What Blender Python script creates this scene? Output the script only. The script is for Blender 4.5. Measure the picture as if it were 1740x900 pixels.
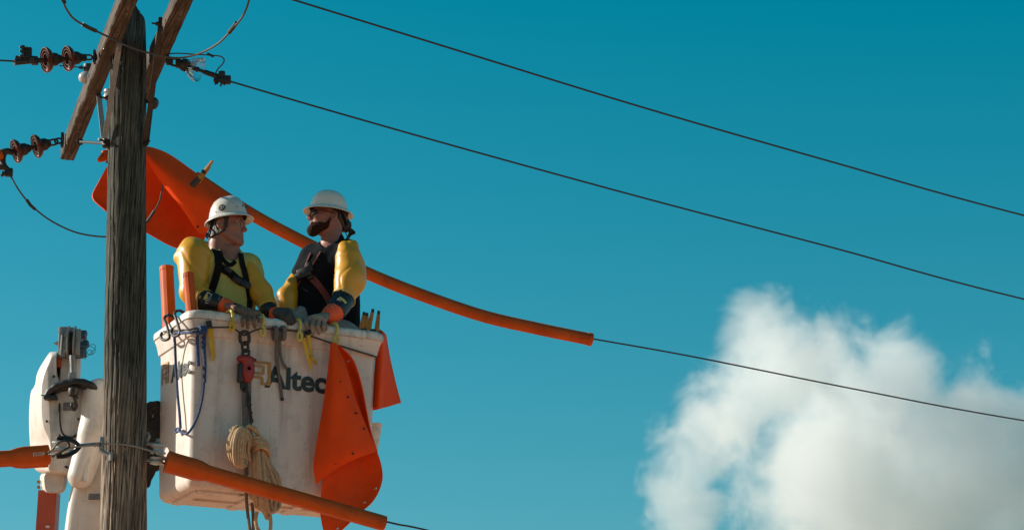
import bpy, bmesh, math, random
import numpy as np
from mathutils import Vector, Matrix, noise as mnoise
random.seed(7)
PI = math.pi
scene = bpy.context.scene
COL = scene.collection
for o in list(bpy.data.objects):
    bpy.data.objects.remove(o)

# ------------------------------------------------------------------ camera, sky, sun, exposure
FPX = 4400.0                       # focal length in pixels of the 1740-wide photograph
PITCH = math.radians(16.3)
EYE = Vector((0, 0, 1.6))
cam = bpy.data.cameras.new("camera")
cam.sensor_width = 36.0
cam.lens = 36.0 * FPX / 1740.0
cam.clip_start = 0.1
cam.clip_end = 20000
camo = bpy.data.objects.new("camera", cam)
camo.location = EYE
camo.rotation_euler = (PI / 2 + PITCH, 0, 0)
COL.objects.link(camo)
scene.camera = camo

SUN_EL = math.radians(24)
SUN_AZ = math.radians(-80)         # clockwise from +Y: the sun stands left of the view and a little behind the pole
SUN = Vector((math.sin(SUN_AZ) * math.cos(SUN_EL), math.cos(SUN_AZ) * math.cos(SUN_EL), math.sin(SUN_EL)))
world = bpy.data.worlds.new("World")
scene.world = world
world.use_nodes = True
nt = world.node_tree
nt.nodes.clear()
sky = nt.nodes.new("ShaderNodeTexSky")
sky.sky_type = 'NISHITA'
sky.sun_disc = False
sky.sun_elevation = SUN_EL
sky.sun_rotation = SUN_AZ
sky.altitude = 300
sky.air_density = 1.0
sky.dust_density = 0.6
sky.ozone_density = 1.0
# the photograph's teal grade, applied to the whole sky alike: red is held back wherever the blue is strong
sep = nt.nodes.new("ShaderNodeSeparateColor")
com = nt.nodes.new("ShaderNodeCombineColor")
nt.links.new(sky.outputs[0], sep.inputs[0])
def wmath(op, a, b, c=None):
    m = nt.nodes.new("ShaderNodeMath"); m.operation = op
    for i, q in enumerate((a, b, c)):
        if q is None: continue
        if isinstance(q, (int, float)): m.inputs[i].default_value = q
        else: nt.links.new(q, m.inputs[i])
    return m.outputs[0]
red = wmath('MAXIMUM', wmath('SUBTRACT', wmath('MULTIPLY', sep.outputs[0], 1.22), wmath('MULTIPLY', sep.outputs[2], 0.487)), 0.0)
nt.links.new(red, com.inputs[0])
nt.links.new(wmath('MULTIPLY', sep.outputs[1], 0.85), com.inputs[1])
nt.links.new(wmath('MULTIPLY', sep.outputs[2], 0.81), com.inputs[2])
bg = nt.nodes.new("ShaderNodeBackground")
bg.inputs["Strength"].default_value = 0.087
wo = nt.nodes.new("ShaderNodeOutputWorld")
nt.links.new(com.outputs[0], bg.inputs[0])
nt.links.new(bg.outputs[0], wo.inputs[0])

sl = bpy.data.lights.new("sun", 'SUN')
sl.energy = 5.0
sl.angle = math.radians(0.5)
sl.color = (1.0, 0.92, 0.80)
so = bpy.data.objects.new("sun", sl)
so.rotation_euler = SUN.to_track_quat('Z', 'Y').to_euler()
so.location = (-20, 10, 30)
COL.objects.link(so)

scene.view_settings.view_transform = 'Standard'
scene.view_settings.look = 'None'
scene.view_settings.exposure = 0.5
scene.view_settings.gamma = 1.0
scene.cycles.volume_step_rate = 0.5
scene.cycles.volume_bounces = 6
scene.cycles.max_bounces = 10

# ------------------------------------------------------------------ geometry helpers
def W(px, py, Y):
    """world point seen at a photograph pixel, at horizontal distance Y from the camera"""
    r = (px - 870.0) / FPX
    u = (450.0 - py) / FPX
    d = Vector((r, math.cos(PITCH) - u * math.sin(PITCH), math.sin(PITCH) + u * math.cos(PITCH)))
    return EYE + d * (Y / d.y)

def WZ(px, py, z):
    r = (px - 870.0) / FPX
    u = (450.0 - py) / FPX
    d = Vector((r, math.cos(PITCH) - u * math.sin(PITCH), math.sin(PITCH) + u * math.cos(PITCH)))
    return EYE + d * ((z - EYE.z) / d.z)

def V3(p):
    return Vector(p)

def crom(pts, n=8, closed=False):
    """Catmull-Rom through the points"""
    P = [Vector(p) for p in pts]
    out = []
    m = len(P)
    rng = range(m if closed else m - 1)
    for i in rng:
        if closed:
            p0, p1, p2, p3 = P[(i - 1) % m], P[i], P[(i + 1) % m], P[(i + 2) % m]
        else:
            p1, p2 = P[i], P[i + 1]
            p0 = P[i - 1] if i > 0 else p1 * 2 - p2
            p3 = P[i + 2] if i + 2 < m else p2 * 2 - p1
        for k in range(n):
            t = k / n
            out.append(0.5 * ((2 * p1) + (p2 - p0) * t + (2 * p0 - 5 * p1 + 4 * p2 - p3) * t * t + (3 * p1 - p0 - 3 * p2 + p3) * t ** 3))
    if not closed:
        out.append(P[-1].copy())
    return out

class G:
    """collects geometry in world coordinates; made into ONE mesh object by mk()"""
    def __init__(s):
        s.v, s.f = [], []
    def add(s, v, f):
        b = len(s.v)
        s.v.extend([tuple(p) for p in v])
        s.f.extend([tuple(i + b for i in q) for q in f])
        return s
    def box(s, c, half, R=None, bev=0.0):
        c = Vector(c); R = R or Matrix.Identity(3)
        hx, hy, hz = half
        if bev <= 0:
            v = [c + R @ Vector((x * hx, y * hy, z * hz)) for x in (-1, 1) for y in (-1, 1) for z in (-1, 1)]
            f = [(0, 1, 3, 2), (4, 6, 7, 5), (0, 4, 5, 1), (2, 3, 7, 6), (0, 2, 6, 4), (1, 5, 7, 3)]
            return s.add(v, f)
        bm = bmesh.new()
        bmesh.ops.create_cube(bm, size=1)
        for w in bm.verts:
            w.co = Vector((w.co.x * 2 * hx, w.co.y * 2 * hy, w.co.z * 2 * hz))
        bmesh.ops.bevel(bm, geom=list(bm.edges), offset=bev, segments=2, profile=0.5, affect='EDGES')
        bm.verts.index_update()
        v = [c + R @ w.co for w in bm.verts]
        f = [[w.index for w in q.verts] for q in bm.faces]
        bm.free()
        return s.add(v, f)
    def sweep(s, path, sect, scale=None, caps=True, closed=False, up=None, twist=0.0):
        P = [Vector(p) for p in path]
        n, m = len(P), len(sect)
        T = []
        for i in range(n):
            a = P[(i - 1) % n] if (closed or i > 0) else P[i]
            b = P[(i + 1) % n] if (closed or i < n - 1) else P[i]
            t = b - a
            T.append(t.normalized() if t.length > 1e-9 else Vector((0, 0, 1)))
        u = Vector(up) if up is not None else (Vector((0, 0, 1)) if abs(T[0].z) < 0.9 else Vector((0, -1, 0)))
        u = (u - T[0] * u.dot(T[0])).normalized()
        vs = []
        for i in range(n):
            if up is not None:
                u = Vector(up); 
            u = u - T[i] * u.dot(T[i])
            u = u.normalized()
            r = T[i].cross(u).normalized()
            k = 1.0 if scale is None else (scale[i] if not callable(scale) else scale(i / max(1, n - 1)))
            a = twist * i
            ca, sa = math.cos(a), math.sin(a)
            for (x, y) in sect:
                x, y = x * ca - y * sa, x * sa + y * ca
                vs.append(P[i] + (r * x + u * y) * k)
        fs = []
        for i in range(n if closed else n - 1):
            j = (i + 1) % n
            for k in range(m):
                l = (k + 1) % m
                fs.append((i * m + k, j * m + k, j * m + l, i * m + l))
        if caps and not closed:
            fs.append(tuple(range(m)))
            fs.append(tuple(reversed(range((n - 1) * m, n * m))))
        return s.add(vs, fs)
    def tube(s, path, r, n=8, scale=None, closed=False, caps=True):
        sect = [(r * math.cos(2 * PI * k / n), r * math.sin(2 * PI * k / n)) for k in range(n)]
        return s.sweep(path, sect, scale, caps, closed)
    def lathe(s, prof, p, d, n=24, sx=1.0, sy=1.0, up=None):
        """prof = (radius, distance along d)"""
        p, d = Vector(p), Vector(d).normalized()
        u = Vector(up) if up else (Vector((0, 0, 1)) if abs(d.z) < 0.9 else Vector((1, 0, 0)))
        u = (u - d * u.dot(d)).normalized()
        r = d.cross(u)
        vs, fs = [], []
        for (q, h) in prof:
            for k in range(n):
                a = 2 * PI * k / n
                vs.append(p + d * h + (r * math.cos(a) * sx + u * math.sin(a) * sy) * max(q, 1e-4))
        for i in range(len(prof) - 1):
            for k in range(n):
                l = (k + 1) % n
                fs.append((i * n + k, i * n + l, (i + 1) * n + l, (i + 1) * n + k))
        fs.append(tuple(reversed(range(n))))
        fs.append(tuple(range((len(prof) - 1) * n, len(prof) * n)))
        return s.add(vs, fs)
    def cyl(s, a, b, r, n=12, r2=None):
        a, b = Vector(a), Vector(b)
        L = (b - a).length
        return s.lathe([(r, 0), (r2 if r2 is not None else r, L)], a, b - a, n)
    def bolt(s, p, d, r=0.012, L=0.03):
        p, d = Vector(p), Vector(d).normalized()
        s.lathe([(r * 1.7, -0.004), (r * 1.7, 0.003)], p, d, 12)
        s.lathe([(r * 1.2, 0.003), (r * 1.2, 0.016)], p, d, 6)
        return s.lathe([(r * 0.6, 0.01), (r * 0.6, L)], p, d, 8)
    def sphere(s, c, r, n=12, sc=(1, 1, 1), R=None):
        c = Vector(c); R = R or Matrix.Identity(3)
        vs, fs = [], []
        for i in range(n + 1):
            t = PI * i / n
            for k in range(2 * n):
                a = PI * k / n
                vs.append(c + R @ Vector((r * sc[0] * max(math.sin(t), 1e-3) * math.cos(a), r * sc[1] * max(math.sin(t), 1e-3) * math.sin(a), r * sc[2] * math.cos(t))))
        m = 2 * n
        for i in range(n):
            for k in range(m):
                l = (k + 1) % m
                fs.append((i * m + k, (i + 1) * m + k, (i + 1) * m + l, i * m + l))
        return s.add(vs, fs)
    def patch(s, rows, th=0.006, n=6):
        """smooth sheet through a grid of control points (rows of equal length), with thickness"""
        R = [crom(r, n) for r in rows]
        cols = list(zip(*R))
        C = [crom(c, n) for c in cols]        # C[u][v]
        nu, nv = len(C), len(C[0])
        A = np.array([[tuple(p) for p in c] for c in C])
        du = np.gradient(A, axis=0); dv = np.gradient(A, axis=1)
        N = np.cross(du, dv)
        N /= np.maximum(np.linalg.norm(N, axis=2, keepdims=True), 1e-9)
        vs = list((A + N * th / 2).reshape(-1, 3)) + list((A - N * th / 2).reshape(-1, 3))
        o = nu * nv
        fs = []
        idx = lambda i, j: i * nv + j
        for i in range(nu - 1):
            for j in range(nv - 1):
                q = (idx(i, j), idx(i + 1, j), idx(i + 1, j + 1), idx(i, j + 1))
                fs.append(q)
                fs.append(tuple(o + k for k in reversed(q)))
        rim = [idx(i, 0) for i in range(nu)] + [idx(nu - 1, j) for j in range(1, nv)] + [idx(i, nv - 1) for i in range(nu - 2, -1, -1)] + [idx(0, j) for j in range(nv - 2, 0, -1)]
        for k in range(len(rim)):
            a, b = rim[k], rim[(k + 1) % len(rim)]
            fs.append((b, a, a + o, b + o))
        return s.add(vs, fs)
    def loft(s, rings, cap0=True, cap1=True):
        m = len(rings[0])
        vs = [p for r in rings for p in r]
        fs = []
        for i in range(len(rings) - 1):
            for k in range(m):
                l = (k + 1) % m
                fs.append((i * m + k, i * m + l, (i + 1) * m + l, (i + 1) * m + k))
        if cap0: fs.append(tuple(reversed(range(m))))
        if cap1: fs.append(tuple(range((len(rings) - 1) * m, len(rings) * m)))
        return s.add(vs, fs)

OFF = {}
def newmesh(name, v, f, mat, smooth=40):
    me = bpy.data.meshes.new(name)
    if isinstance(f, np.ndarray):
        me.vertices.add(len(v)); me.vertices.foreach_set("co", np.asarray(v, dtype=np.float32).ravel())
        nf = len(f)
        me.loops.add(nf * 4); me.loops.foreach_set("vertex_index", f.astype(np.int32).ravel())
        me.polygons.add(nf)
        me.polygons.foreach_set("loop_start", np.arange(0, nf * 4, 4, dtype=np.int32))
        me.polygons.foreach_set("loop_total", np.full(nf, 4, dtype=np.int32))
        me.update(calc_edges=True); me.validate()
    else:
        me.from_pydata([tuple(p) for p in v], [], [tuple(q) for q in f])
        me.update()
        bm = bmesh.new(); bm.from_mesh(me)
        bmesh.ops.recalc_face_normals(bm, faces=bm.faces)
        bm.to_mesh(me); bm.free()
    me.polygons.foreach_set("use_smooth", [smooth > 0] * len(me.polygons))
    if 0 < smooth < 180:
        me.set_sharp_from_angle(angle=math.radians(smooth))
    if mat: me.materials.append(mat)
    return me

def root(name, label, cat, base, group=None):
    o = bpy.data.objects.new(name, None)
    o.empty_display_size = 0.1
    o.location = base
    o['label'] = label; o['category'] = cat
    if group: o['group'] = group
    COL.objects.link(o)
    OFF[o.name] = Vector(base)
    return o

def mk(name, g, mat, parent=None, base=None, smooth=40, label=None, cat=None, group=None, kind=None):
    """links G (or (verts, faces)) as one mesh object; parts keep their thing's origin"""
    v, f = (g.v, g.f) if isinstance(g, G) else g
    if parent is not None:
        off = OFF[parent.name]
    else:
        off = Vector(base) if base is not None else Vector((0, 0, 0))
    a = np.asarray([tuple(p) for p in v] if not isinstance(v, np.ndarray) else v, dtype=np.float64) - np.array(off)
    me = newmesh(name, a, f, mat, smooth)
    o = bpy.data.objects.new(name, me)
    COL.objects.link(o)
    if parent is not None:
        o.parent = parent
        OFF[o.name] = off
    else:
        o.location = off
        OFF[o.name] = off
    if label: o['label'] = label
    if cat: o['category'] = cat
    if group: o['group'] = group
    if kind: o['kind'] = kind
    return o

def dup(o, delta, label):
    """a copy of a thing with copies of its parts and sub-parts"""
    r = o.copy(); COL.objects.link(r)
    r.location = Vector(o.location) + Vector(delta); r['label'] = label
    for ch in list(o.children):
        c = ch.copy(); COL.objects.link(c); c.parent = r
        for gch in list(ch.children):
            d = gch.copy(); COL.objects.link(d); d.parent = c
    return r

def textmesh(body, origin, ex, ey, size, mat, name, parent, bold=0.0, depth=0.0015, squeeze=1.0, label=None, align='LEFT'):
    """flat lettering on a surface: ex runs along the line of writing, ey up the letters"""
    cu = bpy.data.curves.new(name, 'FONT')
    cu.body = body; cu.size = size; cu.bevel_depth = bold; cu.bevel_resolution = 1; cu.extrude = depth; cu.align_x = align
    cu.resolution_u = 6
    tmp = bpy.data.objects.new(name + "_tmp", cu); COL.objects.link(tmp)
    dg = bpy.context.evaluated_depsgraph_get(); dg.update()
    me0 = bpy.data.meshes.new_from_object(tmp.evaluated_get(dg))
    ex, ey = Vector(ex), Vector(ey)
    ez = ex.cross(ey).normalized()
    zs_ = 0.14 if bold else 1.0      # keep the thickened letters flat on the wall
    v = [Vector(origin) + ex * (p.co.x * squeeze) + ey * p.co.y + ez * p.co.z * zs_ for p in me0.vertices]
    f = [tuple(q.vertices) for q in me0.polygons]
    bpy.data.objects.remove(tmp); bpy.data.meshes.remove(me0)
    o = mk(name, (v, f), mat, parent, smooth=0)
    if label: o['label'] = label
    return o

# ------------------------------------------------------------------ distance fields -> one continuous skin
def smin(a, b, k):
    h = np.clip(0.5 + 0.5 * (b - a) / k, 0, 1)
    return b * (1 - h) + a * h - k * h * (1 - h)
def smax(a, b, k):
    return -smin(-a, -b, k)
def caps(P, a, b, ra, rb):
    a = np.array(a, dtype=np.float32); b = np.array(b, dtype=np.float32)
    ba = b - a; L = max(float(ba @ ba), 1e-9)
    q = P - a
    t = np.clip((q @ ba) / L, 0, 1)
    return np.linalg.norm(q - t[..., None] * ba, axis=-1) - (ra + (rb - ra) * t)
def ell(P, c, r, R=None):
    q = P - np.array(c, dtype=np.float32)
    if R is not None: q = q @ np.array(R, dtype=np.float32)
    r = np.array(r, dtype=np.float32)
    k0 = np.linalg.norm(q / r, axis=-1); k1 = np.linalg.norm(q / (r * r), axis=-1)
    return k0 * (k0 - 1) / np.maximum(k1, 1e-6)
def rbox(P, c, h, rad, R=None):
    q = P - np.array(c, dtype=np.float32)
    if R is not None: q = q @ np.array(R, dtype=np.float32)
    d = np.abs(q) - (np.array(h, dtype=np.float32) - rad)
    return np.linalg.norm(np.maximum(d, 0), axis=-1) + np.minimum(d.max(axis=-1), 0) - rad
def chain(P, pts, k=0.03):
    d = None
    for (a, ra), (b, rb) in zip(pts[:-1], pts[1:]):
        e = caps(P, a, b, ra, rb)
        d = e if d is None else smin(d, e, k)
    return d
def nz(P, s, seed=0.0):
    """cheap smooth noise from sines"""
    x, y, z = P[..., 0] * s + seed, P[..., 1] * s + seed * 1.7, P[..., 2] * s + seed * 0.6
    return (np.sin(x + 1.3 * np.sin(y * 0.9)) * np.sin(y + 1.1 * np.sin(z * 1.1)) + 0.6 * np.sin(2.1 * z + 1.4 * np.sin(x * 1.3)) * np.sin(1.7 * x + z)) * 0.6

def skin(fn, lo, hi, h):
    lo = np.array(lo, dtype=np.float32); hi = np.array(hi, dtype=np.float32)
    n = np.ceil((hi - lo) / h).astype(int) + 1
    ax = [lo[i] + h * np.arange(n[i], dtype=np.float32) for i in range(3)]
    P = np.stack(np.meshgrid(*ax, indexing='ij'), axis=-1)
    F = fn(P)
    S = F < 0
    cs = tuple(n - 1)
    acc = np.zeros(cs + (3,), dtype=np.float32); cnt = np.zeros(cs, dtype=np.float32)
    for axis in range(3):
        o1, o2 = [i for i in range(3) if i != axis]
        for d1 in (0, 1):
            for d2 in (0, 1):
                sa = [None] * 3
                sa[axis] = slice(0, n[axis] - 1)
                sa[o1] = slice(d1, n[o1] - 1 + d1); sa[o2] = slice(d2, n[o2] - 1 + d2)
                sb = list(sa); sb[axis] = slice(1, n[axis])
                fa, fb = F[tuple(sa)], F[tuple(sb)]
                m = (fa < 0) != (fb < 0)
                t = np.where(m, fa / np.where(m, fa - fb, 1), 0)
                acc[..., axis] += np.where(m, t, 0)
                acc[..., o1] += m * d1; acc[..., o2] += m * d2
                cnt += m
    act = cnt > 0
    idx = -np.ones(cs, dtype=np.int64); idx[act] = np.arange(act.sum())
    ijk = np.argwhere(act)
    v = (ijk + acc[act] / cnt[act][:, None]) * h + lo
    faces = []
    for axis in range(3):
        o1, o2 = [(1, 2), (2, 0), (0, 1)][axis]
        sl_a = [slice(None)] * 3; sl_b = [slice(None)] * 3
        sl_a[axis] = slice(0, n[axis] - 1); sl_b[axis] = slice(1, n[axis])
        A, B = S[tuple(sl_a)], S[tuple(sl_b)]
        for flip, m in ((False, A & ~B), (True, ~A & B)):
            e = np.argwhere(m)
            e = e[(e[:, o1] > 0) & (e[:, o2] > 0) & (e[:, o1] < n[o1] - 1) & (e[:, o2] < n[o2] - 1)]
            if not len(e): continue
            def at(d1, d2):
                q = e.copy(); q[:, o1] -= d1; q[:, o2] -= d2
                return idx[q[:, 0], q[:, 1], q[:, 2]]
            q = np.stack([at(1, 1), at(0, 1), at(0, 0), at(1, 0)], axis=1)
            faces.append(q[:, ::-1] if flip else q)
    f = np.concatenate(faces)
    f = f[(f >= 0).all(axis=1)]
    return v.astype(np.float64), f

def bounds(pts, pad):
    a = np.array([tuple(p) for p in pts])
    return a.min(0) - pad, a.max(0) + pad

def hit(fn, px, py, Y0, Y1, off=0.0):
    """first point of a distance field along the camera ray of a pixel; also its normal"""
    a, b = np.array(W(px, py, Y0)), np.array(W(px, py, Y1))
    d = (b - a); L = np.linalg.norm(d); d /= L
    t = 0.0
    for _ in range(160):
        p = a + d * t
        v = float(fn(p[None, :].astype(np.float32))[0])
        if v < 5e-4: break
        t += max(v * 0.7, 5e-4)
        if t > L: break
    p = a + d * min(t, L)
    g = []
    for i in range(3):
        e = np.zeros(3); e[i] = 2e-3
        g.append(float(fn((p + e)[None].astype(np.float32))[0] - fn((p - e)[None].astype(np.float32))[0]))
    g = np.array(g); g /= max(np.linalg.norm(g), 1e-9)
    return Vector(p + g * off), Vector(g)

def ribbon(G_, fn, pix, Y0, Y1, w=0.04, th=0.004, n=6):
    """a strap lying on a body, through pixels of the photograph"""
    P = crom([Vector((x, y, 0)) for x, y in pix], n)
    pts, nor = [], []
    for q in P:
        p, g = hit(fn, q.x, q.y, Y0, Y1, th * 0.7)
        pts.append(p); nor.append(g)
    for _ in range(2):
        pts = [pts[0]] + [(pts[i - 1] + pts[i] * 2 + pts[i + 1]) / 4 for i in range(1, len(pts) - 1)] + [pts[-1]]
    rings = []
    for i, p in enumerate(pts):
        t = (pts[min(i + 1, len(pts) - 1)] - pts[max(i - 1, 0)]).normalized()
        s = t.cross(nor[i]).normalized() * (w / 2)
        nn = nor[i] * th / 2
        rings.append([p - s - nn, p + s - nn, p + s + nn, p - s + nn])
    G_.loft(rings)

# ------------------------------------------------------------------ materials
def srgb(r, g, b):
    f = lambda c: (c / 255 / 12.92) if c / 255 <= 0.04045 else ((c / 255 + 0.055) / 1.055) ** 2.4
    return (f(r), f(g), f(b))

def pmat(name, c1, c2=None, scale=6.0, stretch=(1, 1, 1), rough=0.6, bump=0.0, bscale=60.0, metal=0.0, spec=0.5,
         dirt=None, dirt_amt=0.0, dirt_scale=9.0, rough2=None, detail=6, distort=0.0, coat=0.0, sss=0.0):
    m = bpy.data.materials.new(name); m.use_nodes = True
    n, l = m.node_tree.nodes, m.node_tree.links
    b = n["Principled BSDF"]
    tc = n.new("ShaderNodeTexCoord"); mp = n.new("ShaderNodeMapping")
    mp.inputs["Scale"].default_value = stretch
    l.new(tc.outputs["Object"], mp.inputs[0])
    no = n.new("ShaderNodeTexNoise"); no.inputs["Scale"].default_value = scale
    no.inputs["Detail"].default_value = detail; no.inputs["Roughness"].default_value = 0.62
    no.inputs["Distortion"].default_value = distort
    l.new(mp.outputs[0], no.inputs["Vector"])
    rp = n.new("ShaderNodeValToRGB")
    c2 = c2 or tuple(x * 0.82 for x in c1)
    rp.color_ramp.elements[0].position = 0.32; rp.color_ramp.elements[0].color = (*c2, 1)
    rp.color_ramp.elements[1].position = 0.68; rp.color_ramp.elements[1].color = (*c1, 1)
    l.new(no.outputs["Fac"], rp.inputs[0])
    col = rp.outputs[0]
    if dirt is not None and dirt_amt > 0:
        n2 = n.new("ShaderNodeTexNoise"); n2.inputs["Scale"].default_value = dirt_scale
        n2.inputs["Detail"].default_value = 9; n2.inputs["Roughness"].default_value = 0.7
        l.new(tc.outputs["Object"], n2.inputs["Vector"])
        r2 = n.new("ShaderNodeValToRGB")
        r2.color_ramp.elements[0].position = 0.50; r2.color_ramp.elements[0].color = (0, 0, 0, 1)
        r2.color_ramp.elements[1].position = 0.76; r2.color_ramp.elements[1].color = (dirt_amt,) * 3 + (1,)
        l.new(n2.outputs["Fac"], r2.inputs[0])
        mx = n.new("ShaderNodeMix"); mx.data_type = 'RGBA'
        mx.inputs[7].default_value = (*dirt, 1)
        l.new(r2.outputs[0], mx.inputs[0]); l.new(col, mx.inputs[6])
        col = mx.outputs[2]
    l.new(col, b.inputs["Base Color"])
    b.inputs["Metallic"].default_value = metal
    b.inputs["Specular IOR Level"].default_value = spec
    if coat: b.inputs["Coat Weight"].default_value = coat; b.inputs["Coat Roughness"].default_value = 0.15
    if sss:
        b.inputs["Subsurface Weight"].default_value = sss
        b.inputs["Subsurface Radius"].default_value = (0.012, 0.005, 0.003)
    if rough2 is not None:
        mr = n.new("ShaderNodeMapRange")
        mr.inputs[3].default_value = rough; mr.inputs[4].default_value = rough2
        l.new(no.outputs["Fac"], mr.inputs[0]); l.new(mr.outputs[0], b.inputs["Roughness"])
    else:
        b.inputs["Roughness"].default_value = rough
    if bump > 0:
        n3 = n.new("ShaderNodeTexNoise"); n3.inputs["Scale"].default_value = bscale
        n3.inputs["Detail"].default_value = 5; n3.inputs["Roughness"].default_value = 0.6
        l.new(mp.outputs[0], n3.inputs["Vector"])
        bp = n.new("ShaderNodeBump"); bp.inputs["Strength"].default_value = min(1.0, bump)
        bp.inputs["Distance"].default_value = 0.004
        l.new(n3.outputs["Fac"], bp.inputs["Height"]); l.new(bp.outputs[0], b.inputs["Normal"])
    return m

def woodmat(name, light, mid, dark, sx=26.0, sz=1.6, top_z=None, top_col=None, along=2, turn=0.0):
    m = bpy.data.materials.new(name); m.use_nodes = True
    n, l = m.node_tree.nodes, m.node_tree.links
    b = n["Principled BSDF"]
    tc = n.new("ShaderNodeTexCoord"); mp = n.new("ShaderNodeMapping")
    sc = [sx, sx, sx]; sc[along] = sz
    mp.inputs["Scale"].default_value = sc
    mt0 = n.new("ShaderNodeMapping"); mt0.inputs["Rotation"].default_value = (0, 0, turn)
    l.new(tc.outputs["Object"], mt0.inputs[0]); l.new(mt0.outputs[0], mp.inputs[0])
    a = n.new("ShaderNodeTexNoise"); a.inputs["Scale"].default_value = 1.0; a.inputs["Detail"].default_value = 9
    a.inputs["Roughness"].default_value = 0.78; a.inputs["Distortion"].default_value = 0.5
    l.new(mp.outputs[0], a.inputs["Vector"])
    w = n.new("ShaderNodeTexWave"); w.wave_type = 'RINGS'; w.rings_direction = 'SPHERICAL'
    w.inputs["Scale"].default_value = 0.5; w.inputs["Distortion"].default_value = 7.0
    w.inputs["Detail"].default_value = 4; w.inputs["Detail Scale"].default_value = 0.8
    l.new(mp.outputs[0], w.inputs["Vector"])
    rp = n.new("ShaderNodeValToRGB")
    e = rp.color_ramp.elements
    e[0].position = 0.30; e[0].color = (*dark, 1)
    e[1].position = 0.74; e[1].color = (*light, 1)
    k = e.new(0.50); k.color = (*mid, 1)
    mixf = n.new("ShaderNodeMix"); mixf.data_type = 'FLOAT'; mixf.inputs[0].default_value = 0.16
    l.new(a.outputs["Fac"], mixf.inputs[2]); l.new(w.outputs["Fac"], mixf.inputs[3])
    l.new(mixf.outputs[0], rp.inputs[0])
    col = rp.outputs[0]
    # checks: thin dark splits along the grain
    mp2 = n.new("ShaderNodeMapping"); sc2 = [sx * 0.42] * 3; sc2[along] = sz * 0.30
    mp2.inputs["Scale"].default_value = sc2
    l.new(mt0.outputs[0], mp2.inputs[0])
    ck = n.new("ShaderNodeTexNoise"); ck.inputs["Scale"].default_value = 1.0; ck.inputs["Detail"].default_value = 5; ck.inputs["Distortion"].default_value = 0.35
    l.new(mp2.outputs[0], ck.inputs["Vector"])
    dd = n.new("ShaderNodeMath"); dd.operation = 'SUBTRACT'; dd.inputs[1].default_value = 0.5; l.new(ck.outputs["Fac"], dd.inputs[0])
    ab = n.new("ShaderNodeMath"); ab.operation = 'ABSOLUTE'; l.new(dd.outputs[0], ab.inputs[0])
    cr = n.new("ShaderNodeMapRange"); cr.inputs[1].default_value = 0.0; cr.inputs[2].default_value = 0.028; cr.inputs[3].default_value = 0.22; cr.inputs[4].default_value = 1.0
    l.new(ab.outputs[0], cr.inputs[0])
    cm = n.new("ShaderNodeMix"); cm.data_type = 'RGBA'; cm.blend_type = 'MULTIPLY'; cm.inputs[0].default_value = 1.0
    l.new(col, cm.inputs[6]); l.new(cr.outputs[0], cm.inputs[7])
    col = cm.outputs[2]
    hgt = n.new("ShaderNodeMath"); hgt.operation = 'MULTIPLY'; l.new(mixf.outputs[0], hgt.inputs[0]); l.new(cr.outputs[0], hgt.inputs[1])
    big = n.new("ShaderNodeTexNoise"); big.inputs["Scale"].default_value = 3.4; big.inputs["Detail"].default_value = 9; big.inputs["Roughness"].default_value = 0.7
    l.new(tc.outputs["Object"], big.inputs["Vector"])
    mm = n.new("ShaderNodeMix"); mm.data_type = 'RGBA'; mm.blend_type = 'MULTIPLY'
    mm.inputs[0].default_value = 0.75
    rb = n.new("ShaderNodeValToRGB")
    rb.color_ramp.elements[0].position = 0.40; rb.color_ramp.elements[0].color = (0.40, 0.40, 0.40, 1)
    rb.color_ramp.elements[1].position = 0.62; rb.color_ramp.elements[1].color = (1, 1, 1, 1)
    l.new(big.outputs["Fac"], rb.inputs[0])
    l.new(col, mm.inputs[6]); l.new(rb.outputs[0], mm.inputs[7])
    col = mm.outputs[2]
    if top_z is not None:       # shade on the pole's upper length, put into the wood colour
        sp = n.new("ShaderNodeSeparateXYZ"); l.new(tc.outputs["Object"], sp.inputs[0])
        ad = n.new("ShaderNodeMath"); ad.operation = 'MULTIPLY_ADD'
        ad.inputs[1].default_value = 0.5
        l.new(a.outputs["Fac"], ad.inputs[0]); l.new(sp.outputs[2], ad.inputs[2])
        mr = n.new("ShaderNodeMapRange"); mr.inputs[1].default_value = top_z[0] + 0.25; mr.inputs[2].default_value = top_z[1] + 0.25
        l.new(ad.outputs[0], mr.inputs[0])
        mt = n.new("ShaderNodeMix"); mt.data_type = 'RGBA'; mt.blend_type = 'MULTIPLY'
        mt.inputs[7].default_value = (*top_col, 1)
        l.new(mr.outputs[0], mt.inputs[0]); l.new(col, mt.inputs[6])
        col = mt.outputs[2]
    l.new(col, b.inputs["Base Color"])
    b.inputs["Roughness"].default_value = 0.85
    b.inputs["Specular IOR Level"].default_value = 0.25
    bp = n.new("ShaderNodeBump"); bp.inputs["Strength"].default_value = 0.6; bp.inputs["Distance"].default_value = 0.003
    l.new(hgt.outputs[0], bp.inputs["Height"]); l.new(bp.outputs[0], b.inputs["Normal"])
    return m

ARM_TURN = math.radians(16.2)     # the crossarms' heading
M = {}
M['pole'] = woodmat("weathered_pole_wood", (0.47, 0.375, 0.28), (0.22, 0.172, 0.13), (0.030, 0.024, 0.020), 60, 2.4, (4.95, 5.35), (0.33, 0.42, 0.43))
M['arm'] = woodmat("weathered_arm_wood", (0.20, 0.15, 0.115), (0.105, 0.080, 0.062), (0.028, 0.022, 0.018), 50, 1.6, along=1, turn=-ARM_TURN)
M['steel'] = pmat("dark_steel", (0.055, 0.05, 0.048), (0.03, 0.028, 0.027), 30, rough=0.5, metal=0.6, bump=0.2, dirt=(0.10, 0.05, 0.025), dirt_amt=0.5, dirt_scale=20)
M['galv'] = pmat("galvanised_steel", (0.34, 0.33, 0.31), (0.20, 0.195, 0.19), 24, rough=0.5, metal=0.55, bump=0.2, dirt=(0.11, 0.08, 0.06), dirt_amt=0.6, dirt_scale=12)
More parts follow.
